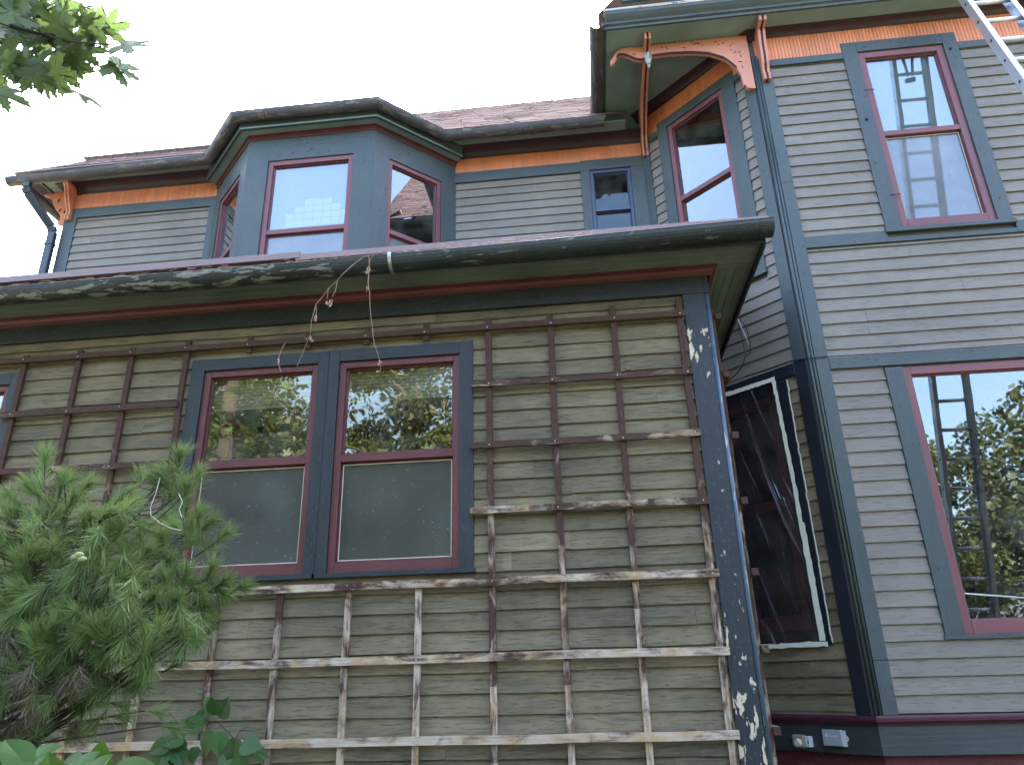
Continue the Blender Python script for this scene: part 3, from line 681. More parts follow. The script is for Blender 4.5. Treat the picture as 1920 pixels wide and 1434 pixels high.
bracket(Fr((1.842, 5.49)), ['orange_pink', 'maroon'], bp, .064)
# long bracket from the inner corner out under the soffit
bl = [(.02, 6.575), (.085, 6.575), (.095, 6.62), (.08, 6.64), (.085, 6.70), (.14, 6.80), (.30, 6.90), (.55, 6.985), (.80, 7.005), (.97, 7.000), (1.0, 7.02), (1.08, 7.04), (1.16, 7.045), (1.165, 7.117), (.02, 7.117)]
JB = bracket(Fr((.812, 6.46)), ['orange_pink', 'maroon'], bl, .058)
b = MB(); z0 = 6.985
cx, cy = .812, 5.475
for (za, zb, ra, rb_) in ((7.0, 6.96, .030, .030), (6.96, 6.925, .036, .030), (6.925, 6.88, .030, .017), (6.88, 6.862, .010, .012), (6.862, 6.835, .017, .006)):
    b.tube([(cx, cy-.03, za), (cx, cy-.03, zb)], [ra, rb_], 10)
b.build('pendant', 'flash', JB)

# ---- back upper wall and its bay
eb = .1005
b = MB(); sheath(b, BF, -5.62, XJ+.1, 3.9, 7.0, [(.22, .65, 5.2, 6.5), (-3.8, -1.3, 4.5, 7.0)])
sheath(b, BYF, -3.173, -1.895, 4.3, 6.9, [(-2.95, -2.1, 4.6, 6.4)]); sheath(b, BLF, -LB, 0, 4.3, 6.9, [(-.77, -.17, 4.6, 6.4)]); sheath(b, BRF, 0, LB, 4.3, 6.9, [(.17, .77, 4.6, 6.4)])
b.box(WORLD, -5.62, -5.5, -9.5, -6.5, 3.9, 7.0)
b.build('sheathing', 'wall_back', HOUSE)
b = MB(); clapboards(b, BF, -5.48, -3.885, 4.2, 6.475, eb, (), ph=.02); b.build('clapboard_wall', 'siding_grey', HOUSE)
b = MB(); clapboards(b, BF, -1.212, .13, 4.2, 6.484, eb, (), ph=.085); b.build('clapboard_wall', 'siding_grey', HOUSE)
b = MB(); b.box(BF, -5.63, -5.481, .001, .028, 4.2, 6.60); b.build('corner_board', 'trim', HOUSE, bevel=.002)
b = MB(); b.box(BF, -5.48, -3.86, .001, .028, 6.477, 6.60); b.box(BF, -1.21, .128, .001, .028, 6.486, 6.612); b.box(BF, .1285, .785, .001, .0265, 6.50, 6.625)
b.box(BF, -3.93, -3.861, .001, .029, 4.3, 6.476); b.build('belt_board', 'trim', HOUSE, bevel=.002)
b = MB(); b.box(BF, -5.6, -3.87, .0008, .013, 6.60, 6.79)
beadboard(b, BF, -5.48, -3.87, 6.602, 6.79); b.cut(); b.box(BF, -1.205, .78, .0008, .013, 6.61, 6.79); beadboard(b, BF, -1.205, .775, 6.614, 6.79); b.build('frieze', 'orange', HOUSE)
b = MB(); cv = cove(.002, .13, 6.782, 6.888)
b.sweep([(-5.62, 9.4), (-5.62, 6.46), (-3.75, 6.46)], cv); b.sweep([(-1.32, 6.46), (XJ, 6.46)], cv); b.build('crown_moulding', 'maroon', HOUSE)
b = MB(); sf = [(.0, 6.91), (.0, 6.89), (.262, 6.89), (.262, 6.91)]
b.sweep([(-5.62, 9.4), (-5.62, 6.46), (-3.6, 6.46)], sf); b.cut(); b.sweep([(-1.45, 6.46), (.62, 6.46)], sf); b.build('soffit', 'soffit', HOUSE)
b = MB(); fs = [(.263, 6.985), (.263, 6.872), (.283, 6.872), (.283, 6.985)]
b.sweep([(-5.62, 9.4), (-5.62, 6.46), (-3.75, 6.46)], fs); b.sweep([(-1.32, 6.46), (.34, 6.46)], fs); b.build('fascia', 'trim', HOUSE)
# bay
BP = [(-3.858, 6.46), (-3.173, 5.775), (-1.895, 5.775), (-1.21, 6.46)]
b = MB(); b.sweep(BP, [(.0, 6.77), (.0, 6.752), (.150, 6.752), (.150, 6.77)]); b.build('soffit', 'soffit', HOUSE)
b = MB(); b.sweep(BP, [(.136, 6.985), (.136, 6.7705), (.1515, 6.7705), (.1515, 6.985)]); b.sweep(BP, [(.128, 6.7515), (.128, 6.744), (.153, 6.744), (.153, 6.7515)]); b.build('fascia', 'trim', HOUSE)
b = MB(); b.sweep(BP, cove(.022, .050, 6.695, 6.7505)); b.build('crown_moulding', 'red_trim', HOUSE)
b = MB(); b.sweep(BP, [(.001, 6.70), (.001, 6.433), (.0235, 6.433), (.0235, 6.70)]); b.build('frieze_board', 'trim', HOUSE)
def bayint(W, fr, g0, g1, h0, h1, zt):
    c = MB(); c.box(fr, g0, g1, -.066, -.062, zt, h1); c.build('window_shade', 'shade', W)
def bayfront(W, fr, g0, g1, h0, h1, zt):
    bayint(W, fr, g0, g1, h0, h1, zt)
    c = MB(); m_ = (g0+g1)/2
    for r_ in range(4):
        for q in range(-3, 4):
            if (r_ == 3 and abs(q) != 1 and q != 0) or (r_ == 2 and abs(q) > 2): continue
            x = m_+.04+q*.092; c.box(fr, x, x+.087, -.0615, -.0585, zt+.06+r_*.078, zt+.06+r_*.078+.073)
    c.build('tile_panel', 'tile', W)
window(BYF, -2.96, -2.09, 4.72, 6.432, 5.605, (.2235, .2055, 0, 0), 'frame_red', 'trim', 'glass', 'screen_sky', fw=.05, interior=bayfront)
window(BRF, .165, .785, 4.72, 6.432, 5.605, (.1755, .18, 0, 0), 'frame_red', 'trim', 'glass', 'screen_sky', fw=.045)
window(BLF, -.785, -.165, 4.72, 6.432, 5.605, (.18, .1755, 0, 0), 'frame_red', 'trim', 'glass', 'screen_sky', fw=.045)
b = MB(); b.sweep([(-3.80, 6.402), (-3.173, 5.775), (-1.895, 5.775), (-1.268, 6.402)], [(.001, 4.71), (.001, 4.3), (.02, 4.3), (.02, 4.71)]); b.build('bay_panel', 'trim', HOUSE)
window(BF, .222, .648, 5.28, 6.498, 6.008, (.092, .135, 0, 0), 'frame_blue', 'trim', 'glass_dim', 'glass_dim', fw=.035, meet=.03,
       interior=lambda W, fr, g0, g1, h0, h1, zt: (lambda c: (c.box(fr, g0+.12, g1-.02, -.13, -.128, h0, 5.80), c.build('curtain', 'shade', W)))(MB()))
# upper gutters
GP = [(-6.13, 6.125), (-3.82, 6.125), (-3.26, 5.565), (-1.808, 5.565), (-1.248, 6.125), (.40, 6.125)]
b = MB(); b.sweep(GP, gutterprof(.066, 0), zs=[6.815, 6.86, 6.868, 6.862, 6.862, 6.868])
for x in (-4.9, -.35, -2.95): 
    yy, zz = (6.125, 6.85) if x != -2.95 else (5.565, 6.866)
    b.sweep([(x, yy), (x+.012, yy)], gutterprof(.069, 0), zs=[zz]*2)
GU = b.build('gutter', 'gutter_old', HOUSE)
b = MB(); b.sweep([(-6.06, 9.4), (-6.06, 6.30)], gutterprof(.066, 6.84)); b.build('gutter', 'gutter_old', HOUSE)
DP = [(-5.90, 6.125, 6.80), (-5.90, 6.125, 6.70), (-5.885, 6.15, 6.64), (-5.70, 6.36, 6.33), (-5.685, 6.38, 6.27), (-5.685, 6.38, 3.9)]
b = MB()
for a, c in zip(DP[:-1], DP[1:]): b.bar(a, c, .085, .062, up=(0, 1, .001))
b.box(WORLD, -5.735, -5.635, -6.42, -6.34, 6.10, 6.13)
b.build('downspout', 'bluepipe', HOUSE, bevel=.008)
# drip course on top of the eaves + roofs
b = MB(); RD = [(-6.1, 9.4), (-6.1, 6.11), (-3.82, 6.11), (-3.26, 5.55), (-1.808, 5.55), (-1.248, 6.11), (.42, 6.11)]
b.sweep(RD, [(-.18, 6.97), (-.18, 6.955), (-.02, 6.90), (-.005, 6.905), (-.005, 6.918)]); b.build('drip_edge', 'drip', HOUSE)
b = MB()
RZ = 6.93; yE = 6.12
def tri(*p): b.poly(list(p))
# low skirt roof at the left with its flat top behind, tall slope to the right
shingles(b, (-5.66, yE+.0, RZ+.0), (1, 0, 0), (0, 1, 1), 2.1, .62, tab=.3)
tri((-6.1, yE, RZ-.01), (-3.5, yE, RZ-.01), (-3.5, yE+.44, RZ+.43), (-5.66, yE+.44, RZ+.43)); tri((-6.1, yE, RZ-.01), (-5.66, yE+.44, RZ+.43), (-5.66, 9.4, RZ+.43), (-6.1, 9.4, RZ-.01))
tri((-5.66, yE+.44, RZ+.43), (-3.5, yE+.44, RZ+.43), (-3.5, 9.4, RZ+.43), (-5.66, 9.4, RZ+.43))
shingles(b, (-3.2, yE, RZ), (1, 0, 0), (0, 1, 1), 3.75, 4.2, tab=.28)
tri((-3.2, yE, RZ-.01), (.6, yE, RZ-.01), (1.2, yE+2.98, RZ+2.97), (-3.2, yE+2.98, RZ+2.97)); tri((-3.2, yE+2.98, RZ+2.97), (1.2, yE+2.98, RZ+2.97), (1.2, yE+6, RZ), (-3.2, yE+6, RZ))
tri((-3.2, yE, RZ-.01), (-3.2, yE+2.98, RZ+2.97), (-3.2, yE+6, RZ))
tri((-3.82, 6.11, RZ-.005), (-3.26, 5.55, RZ-.005), (-1.808, 5.55, RZ-.005), (-1.248, 6.11, RZ-.005), (-1.9, 6.35, RZ+.2), (-3.2, 6.35, RZ+.2))
b.build('roof', 'shingle', HOUSE)
b = MB(); b.bar((-5.66, yE+.44, RZ+.47), (-3.5, yE+.44, RZ+.47), .05, .02)
for i in range(22): b.bar((-5.6+i*.1, yE+.43, RZ+.44), (-5.6+i*.1, yE+.43, RZ+.48), .008, .008, up=(0, 1, 0))
b.build('ridge_vent', 'trim', HOUSE)
# brackets at the far left corner
bs = [(.02, 6.44), (.07, 6.44), (.08, 6.49), (.062, 6.51), (.07, 6.57), (.12, 6.66), (.15, 6.74), (.17, 6.80), (.20, 6.84), (.24, 6.87), (.24, 6.889), (.02, 6.889)]
bracket(Fr((-5.575, 6.46)), ['orange', 'flash'], bs, .055)
lf = Fr((-5.63, 6.46), -90)
b2 = bracket(Fr((-5.63, 6.50), -90), ['orange', 'orange'], [(q*1.55, z) for q, z in bs], .03)
b = MB()
for px, py in ((110, 376), (112, 394), (121, 397), (137, 363)): 
    p = at(px, py, 6.475); b.bar(p-np.array([.006, 0, .02]), p+np.array([.006, 0, .02]), .006, .01, up=(0, 1, 0))
b.build('pierced_slot', 'black', b2)
# remaining sides so the volumes are closed
b = MB(); b.box(WORLD, -6.4, -6.3, -9.5, -4.5, 0, 4.3); b.box(WORLD, WR-.1, WR, -9.6, -5.6, 0, 7.4); b.box(WORLD, -5.6, WR-.1, -9.6, -9.5, 0, 7.1); b.build('rear_wall', 'siding_grey', HOUSE)

# ------------------------------------------------------------------ trellises
def slat(b, fr, s0, s1, n0, n1, z0, z1, wear, wob=.0):
    # a sawn lath, slightly bowed
    vert = (z1-z0) > (s1-s0); k = max(2, int(max(z1-z0, s1-s0)/.35)); off = (random.uniform(0, 50), random.uniform(0, 50)); js = [random.gauss(0, .0016) for _ in range(k+1)]; jn = [random.gauss(0, .001) for _ in range(k+1)]
    for i in range(k):
        P = []; L = []
        if vert:
            zz = (z0+(z1-z0)*i/k, z0+(z1-z0)*(i+1)/k)
            for si in (0, 1):
                for ni in (0, 1):
                    for q in (0, 1):
                        l = ((s0, s1)[si]+js[i+q], (n0, n1)[ni]+jn[i+q], zz[q]); L.append(l); P.append(fr.p(*l))
            b.hexa(P, 2, min(1, max(0, wear(zz[0]+.1)+random.gauss(0, .03))), 0, off, L)
        else:
            ss = (s0+(s1-s0)*i/k, s0+(s1-s0)*(i+1)/k)
            for q in (0, 1):
                for ni in (0, 1):
                    for zi in (0, 1):
                        l = (ss[q], (n0, n1)[ni]+jn[i+q], (z0, z1)[zi]+js[i+q]); L.append(l); P.append(fr.p(*l))
            b.hexa(P, 0, min(1, max(0, wear((z0+z1)/2)+random.gauss(0, .03))), 0, off, L)
wear = lambda z: .74-.18*(z-1.0) if z > 1.2 else .75
TR = empty('trellis', (-1.6, 4.36, 0)); tag(TR, 'large weathered wooden lath trellis screwed to the front wall around the windows', 'trellis')
NV, NH = .0205, .044
rails = [(-4.4, .690, 3.715, 3.754), (-.70, .692, 3.314, 3.353), (-.71, .694, 2.912, 2.953), (-.71, .694, 2.504, 2.546), (-2.62, .698, 2.092, 2.136), (-2.62, .702, 1.682, 1.726), (-4.4, .698, 1.268, 1.312), (-3.95, -2.668, 3.312, 3.354), (-4.0, -2.68, 2.912, 2.951), (-4.4, -2.60, 2.504, 2.546), (-4.4, -2.66, 2.092, 2.136), (-4.4, -2.64, 1.682, 1.726), (-4.4, .698, .86, .90)]
for a, c, z0, z1 in rails:
    b = MB(); slat(b, PF, a, c, NH+.002, NH+.022, z0, z1, wear); r = b.build('rail', 'slat', TR, bevel=.001)
vs = [(.655, 3.85, .80), (.232, 3.83, .80), (-.178, 3.81, .80), (-.588, 3.81, .80), (-1.018, 2.13, .80), (-1.438, 2.10, .80), (-1.852, 2.10, .80), (-2.240, 2.10, .80), (-2.668, 3.80, .80), (-3.070, 3.78, .80), (-3.455, 3.79, .80), (-3.862, 3.78, .80), (-4.26, 3.78, .8)]
for s, zt_, zb_ in vs:
    b = MB(); slat(b, PF, s-.0185, s+.0185, NV+.001, NH+.001, zb_, zt_, lambda z: wear(z)-.10, 0); b.build('upright', 'slat', TR, bevel=.001)
for s in (-1.005, -1.41, -1.815, -2.225):     # short stubs above the windows
    b = MB(); slat(b, PF, s-.0185, s+.0185, NV+.006, NH+.001, 3.68, 3.80, lambda z: .3); b.build('upright', 'slat', TR, bevel=.001)
b = MB()
for (a, c, z0, z1) in rails:
    for s, zt_, zb_ in vs+[(-1.005, 3.8, 3.68), (-1.41, 3.8, 3.68), (-1.815, 3.8, 3.68), (-2.225, 3.8, 3.68)]:
        if a < s < c and zb_ < z0 and zt_ > z0: 
            p = PF.p(s+random.uniform(-.006, .006), NH+.0215, (z0+z1)/2+random.uniform(-.006, .006)); b.tube([p, p+np.array([0, -.0035, 0])], .0038, 7)
b.build('screw', 'steel', TR)
TS = empty('trellis', (.9, 4.6, 0)); tag(TS, 'narrow brown trellis on the side wall, seen edge-on behind the peeling corner board', 'trellis')
SF2 = Fr((.845, 4.4), 90)
for s in (.045, .5, .95, 1.4):
    b = MB(); slat(b, SF2, s, s+.04, .020, .044, .8, 3.80, lambda z: wear(z)-.15); b.build('upright', 'slat', TS, bevel=.001)
for z in (3.72, 3.315, 2.915, 2.51, 2.10, 1.69, 1.28):
    b = MB(); slat(b, SF2, .03, 1.6, .045, .085, z, z+.04, lambda z: wear(z)-.2); b.build('rail', 'slat', TS, bevel=.001)

# ------------------------------------------------------------------ ladder
LD = empty('ladder', (3.42, 3.1, 0)); tag(LD, 'aluminium extension ladder with pale round rungs leaning towards the right wing eave', 'ladder')
la = np.array([0, 4.81, 6.59]); sl_ = np.array([0, 1, 3.86]); sl_ = sl_/np.linalg.norm(sl_)
def lp(x, z): return np.array([x, 4.81+(z-6.59)/3.86, z])
XL0, XL1 = 3.262, 3.60
nrm = np.array([0, -3.86, 1]); nrm = nrm/np.linalg.norm(nrm)
for x, d in ((XL0, 1), (XL1, -1)):
    b = MB()
    a, c = lp(x, 0.03), lp(x, 8.6)
    b.bar(a, c, .075, .004, up=(1, 0, 0))
    for e in (-.0355, .0355):
        b.bar(a+nrm*e+np.array([d*.019, 0, 0]), c+nrm*e+np.array([d*.019, 0, 0]), .004, .038, up=(1, 0, 0))
    r = b.build('rail', 'alu', LD)
    b = MB(); b.bar(a+np.array([d*.01, 0, .0]), a+sl_*.07+np.array([d*.01, 0, 0]), .09, .045, up=(1, 0, 0)); b.build('rubber_foot', 'black', r)
z = 6.23-.2626*23+.03
cs = []
while z < 8.5:
    b = MB(); p = lp(XL0+.003, z); q = lp(XL1-.003, z); b.tube([p, q], .0175, 10); b.build('rung', 'rung', LD, smooth=True)
    cs.append(p); z += .2626
b = MB()
for p in cs: b.tube([p+np.array([-.006, 0, 0]), p+np.array([-.002, 0, 0])], .013, 10)
b.build('rung_end', 'black', LD)
b = MB(); mx_ = (XL0+XL1)/2
b.tube([lp(mx_-.02, 7.03)+nrm*-.0, lp(mx_-.11, 7.55)-nrm*.0], .014, 8); b.tube([lp(mx_+.02, 7.03), lp(mx_+.07, 7.55)], .014, 8); b.bar(lp(mx_-.05, 6.98), lp(mx_+.04, 6.99), .035, .035); b.build('rope_pulley', 'black', LD)

# ------------------------------------------------------------------ plastic sheet on the canted window
PS_ = empty('plastic_sheet', tuple(AF.p(-.7, .04, 1.75))); tag(PS_, 'clear plastic sheet taped with cream masking tape over the dark narrow window behind the corner', 'plastic sheet')
b = MB(); ns, nz = 30, 44
GV = {}
for i in range(ns+1):
    for j in range(nz+1):
        s = -1.15+(.87)*i/ns; z = 1.765+1.965*j/nz
        fold = .010*math.sin((s*2.2+z*.9)*9)*math.exp(-((s+.45+.28*(z-2.8))**2)*22) + .007*math.sin((z-3.7)*14+s*25)*math.exp(-((s+.35)**2)*30)
        edge = min(i, ns-i, j, nz-j)/3.; edge = min(1, edge); GV[i, j] = AF.p(s, .036+.012*edge+fold*edge, z)
for i in range(ns):
    for j in range(nz):
        b.poly([GV[i, j], GV[i+1, j], GV[i+1, j+1], GV[i, j+1]], [(u/ns*.3-v/nz, u/ns*.9+v/nz*.565) for u, v in ((i, j), (i+1, j), (i+1, j+1), (i, j+1))])
me_s = b.build('film', 'plastic', PS_, smooth=True)
bmw = bmesh.new(); bmw.from_mesh(me_s.data); bmesh.ops.remove_doubles(bmw, verts=bmw.verts, dist=1e-5); bmw.to_mesh(me_s.data); bmw.free()
def tapestrip(pts, w, tone=.5):
    b = MB(); n = 26
    P = []
    for i in range(len(pts)-1):
        for j in range(n): P.append(np.array(pts[i])+(np.array(pts[i+1])-np.array(pts[i]))*j/n)
    P.append(np.array(pts[-1], float))
    d = (P[-1]-P[0])/np.linalg.norm(P[-1]-P[0]); t = np.array([-d[1], d[0]])
    A = []; Bq = []
    for p in P:
        A.append(p+t*(w/2+random.gauss(0, .0022))); Bq.append(p-t*(w/2+random.gauss(0, .0022)))
    for i in range(len(P)-1):
        h = [.050+random.gauss(0, .0012) for _ in range(2)]
        L = [AF.p(A[i][0], .050, A[i][1]), AF.p(A[i+1][0], .050, A[i+1][1]), AF.p(Bq[i+1][0], .051, Bq[i+1][1]), AF.p(Bq[i][0], .051, Bq[i][1])]
        b.poly(L[::-1]); b.poly([q-AF.n*.0012 for q in L])
    b.build('tape_strip', 'tape', PS_)
tapestrip([(-.300, 3.73), (-.272, 2.9), (-.262, 1.78)], .030); tapestrip([(-1.15, 1.765), (-.222, 1.758)], .032); tapestrip([(-1.14, 3.775), (-.7, 3.755), (-.285, 3.748)], .036); tapestrip([(-.252, 2.60), (-.243, 1.78)], .022)
b = MB(); z = 1.76; pz = 0
while z < 3.70:      # ragged thin paint edge left along the siding
    x = -.197+random.gauss(0, .002); b.box(AF, x-.0045, x+.0045, .0275, .0295, z, z+.052, .7); z += .05
b.build('tape_strip', 'tape', PS_)
# ------------------------------------------------------------------ small boxes on the skirt board
BX = empty('sensor_box', tuple(AF.p(-.297, .03, 1.17))); tag(BX, 'flat pale grey plastic box with small printed lettering on the dark skirt board', 'sensor box')
b = MB(); b.box(AF, -.376, -.238, .024, .050, 1.118, 1.218); b.build('case', 'boxgrey', BX, bevel=.004)
b = MB(); b.box(AF, -.2375, -.218, .024, .046, 1.118, 1.214); 
for i in range(10):
    a0, a1 = (math.pi*(.5-i/10), math.pi*(.5-(i+1)/10)); c = (-.219, 1.165); p = AF.p(c[0]+.014*math.cos(a0), .032, c[1]+.014*math.sin(a0)); q = AF.p(c[0]+.014*math.cos(a1), .032, c[1]+.014*math.sin(a1)); b.bar(p, q, .010, .006, up=tuple(AF.n))
b.build('hanging_tab', 'boxwhite', BX)
fc = bpy.data.curves.new('lettering', 'FONT'); fc.body = 'Acurite'; fc.size = .023; fc.extrude = .0004; fo = bpy.data.objects.new('lettering', fc); COL.objects.link(fo); fo.data.materials.append(M['print'])
dg = bpy.context.evaluated_depsgraph_get(); me_t = bpy.data.meshes.new_from_object(fo.evaluated_get(dg)); bpy.data.objects.remove(fo)
ft = bpy.data.objects.new('lettering', me_t); COL.objects.link(ft); ft.parent = BX
mt = Matrix(((AF.d[0], 0, AF.n[0], 0), (AF.d[1], 0, AF.n[1], 0), (0, 1, 0, 0), (0, 0, 0, 1))); pt = AF.p(-.332, .0508, 1.174)-np.array(BX.location); mt.translation = Vector(pt); ft.matrix_local = mt
b = MB(); b.box(AF, -.352, -.338, .0503, .0512, 1.174, 1.190); b.box(AF, -.349, -.341, .0503, .0512, 1.191, 1.196); b.build('emblem', 'print', BX)
OB = empty('outlet_box', tuple(AF.p(-.52, .03, 1.14))); tag(OB, 'dusty clear plastic cover over a socket, left of the flat grey box', 'outlet')
b = MB(); b.box(AF, -.600, -.500, .024, .075, 1.095, 1.180); b.build('cover', 'bulb', OB, bevel=.012)
b = MB(); b.box(AF, -.499, -.463, .024, .070, 1.105, 1.172); b.build('socket_side', 'boxwhite', OB, bevel=.003)
b = MB(); b.tube([AF.p(-.545, .074, 1.132), AF.p(-.545, .100, 1.13)], [.028, .02], 12); b.build('plug', 'cream', OB)
b = MB(); b.box(AF, -.478, -.472, .0695, .0712, 1.128, 1.148); b.build('slot', 'black', OB)
# cables
def cable(label, pts, r, mat='black'):
    b = MB(); P = [np.array(p, float) for p in pts]; Q = []
    for i in range(len(P)-1):
        p0, p1, p2, p3 = P[max(i-1, 0)], P[i], P[i+1], P[min(i+2, len(P)-1)]
        for t in np.linspace(0, 1, 7)[:-1]: Q.append(.5*((2*p1)+(p2-p0)*t+(2*p0-5*p1+4*p2-p3)*t*t+(3*p1-p0-3*p2+p3)*t**3))
    Q.append(P[-1]); b.tube(Q, r, 6); o = b.build('cable', mat, None, smooth=True); return tag(o, label, 'cable')
def ata(x, y, n):
    c = AF.p(0, n, 0); d = ray(x, y); return CAM+d*((AF.n @ (c-CAM))/(AF.n @ d))
cable('thin black cable stapled along the belt board of the right wing', [ata(1396, 706, .045), ata(1450, 690, .045), ata(1490, 676, .04), at(1521, 671, 5.45), at(1560, 668, 5.455), at(1700, 660, 5.455), at(1920, 645, 5.455), at(2050, 636, 5.455)], .004)
cable('black cable hanging in a long loop on the pale siding beside the porch eave', [ata(1372, 590, .03), ata(1384, 606, .09), ata(1393, 640, .11), ata(1396, 672, .11), ata(1385, 696, .08), ata(1366, 714, .03)], .0045)
cable('shorter black cable curling down beside the longer loop under the porch eave', [ata(1374, 590, .02), ata(1390, 602, .07), ata(1402, 622, .08), ata(1407, 650, .08), ata(1405, 664, .07), ata(1399, 667, .05)], .004)
cable('thin pale wire hanging between the two black cable loops', [ata(1374, 582, .05), ata(1388, 608, .07), ata(1404, 646, .075)], .0028, 'boxwhite')

# ------------------------------------------------------------------ dead vine hanging from the gutter
Z6 = lambda x, y: (500+x/5.515, 440+y/5.515)
def vine_thing(label, lines, leaves):
    r0 = at(*Z6(*lines[0][0]), 3.93); R_ = empty('dead_vine', tuple(r0)); tag(R_, label, 'dead vine')
    b = MB()
    for ln in lines:
        pts = [at(*Z6(*q), 3.94+.02*math.sin(i)) for i, q in enumerate(ln)]; b.tube(pts, [.0034*(1-.6*i/len(pts)) for i in range(len(pts))], 5)
    b.build('stem', 'stem', R_)
    b = MB()
    for (x, y) in leaves:
        c = at(*Z6(x, y), 3.935)
        for _ in range(7):
            d = np.array([random.gauss(0, .3), random.gauss(0, .3), -1]); d /= np.linalg.norm(d); s = np.cross(d, (random.gauss(0, 1), random.gauss(0, 1), .2)); s /= np.linalg.norm(s); l = random.uniform(.014, .032)
            c2 = c+np.array([random.gauss(0, .004), 0, random.gauss(0, .006)]); b.poly([c2, c2+d*l*.5+s*l*.22, c2+d*l, c2+d*l*.45-s*l*.2], tone=random.random())
    b.build('dry_leaf', 'dryleaf', R_)
vine_thing('dry twig arching left from the gutter with papery leaf clusters', [[(1130, 205), (1050, 225), (1000, 235), (920, 290), (850, 350), (780, 415), (730, 475), (640, 560), (580, 640), (510, 720), (490, 800), (460, 900), (455, 1010), (420, 1110), (390, 1180), (345, 1290), (310, 1360)], [(730, 475), (715, 570), (680, 640)], [(640, 560), (630, 620), (622, 660)], [(510, 730), (515, 800), (508, 840)]], [(675, 670), (655, 700), (620, 690), (508, 840), (505, 860), (455, 1050), (460, 1080)])
vine_thing('dry twig hanging straight down from the gutter past the window top', [[(1050, 170), (1060, 250), (1062, 320), (1055, 430), (1048, 500), (1065, 600), (1068, 720), (1078, 860), (1095, 960), (1102, 1060), (1115, 1140), (1150, 1230), (1170, 1300), (1180, 1420)], [(1120, 205), (1075, 250), (1062, 300)]], [(1055, 330), (1060, 350), (1040, 360), (1045, 540), (1042, 560), (1170, 1300)])
vine_thing('short curled dry twig below the top trellis rail over the left window', [[(190, 1120), (150, 1200), (120, 1280), (125, 1350), (150, 1420)]], [(118, 1285)])

# ------------------------------------------------------------------ pine
def needles(b, base, d, n, ln, spread, w=.0016, shoot=.07, droop=.25):
    d = d/np.linalg.norm(d); x = np.cross(d, (0, 0, 1)); x = x/(np.linalg.norm(x)+1e-6); y = np.cross(d, x)
    ton = random.uniform(0, 1)
    for i in range(n):
        a = random.uniform(0, 2*math.pi); th = math.radians(random.uniform(spread*.25, spread)); t = random.random()
        rd = x*math.cos(a)+y*math.sin(a); dv = d*math.cos(th)+rd*math.sin(th)
        p0 = base+d*shoot*t; L = ln*random.uniform(.75, 1.1)*(1-.25*t)
        p1 = p0+dv*L*.5+np.array([0, 0, -droop*L*.03]); p2 = p0+dv*L+np.array([0, 0, -droop*L*.15])
        s = np.cross(dv, (random.gauss(0, 1), random.gauss(0, 1), random.gauss(0, 1))); s = s/(np.linalg.norm(s)+1e-6)*w*.5
        k = len(b.v); b.v += [tuple(p0-s), tuple(p0+s), tuple(p1+s), tuple(p1-s), tuple(p2)]
        b.f += [(k, k+1, k+2, k+3), (k+3, k+2, k+4)]; b.uv += [(0, 0)]*7; tt = min(1, max(0, ton*.7+random.uniform(0, .3))); b.t += [tt, tt]; b.mi += [0, 0]
PN = empty('pine_tree', (-2.35, 2.75, 0)); tag(PN, 'bushy young white pine with long soft needles in front of the trellis', 'pine tree')
tr_pts = [np.array(p) for p in ((-2.35, 2.75, 0), (-2.33, 2.76, .8), (-2.30, 2.78, 1.4), (-2.27, 2.80, 1.9), (-2.20, 2.82, 2.25), (-2.19, 2.82, 2.5))]
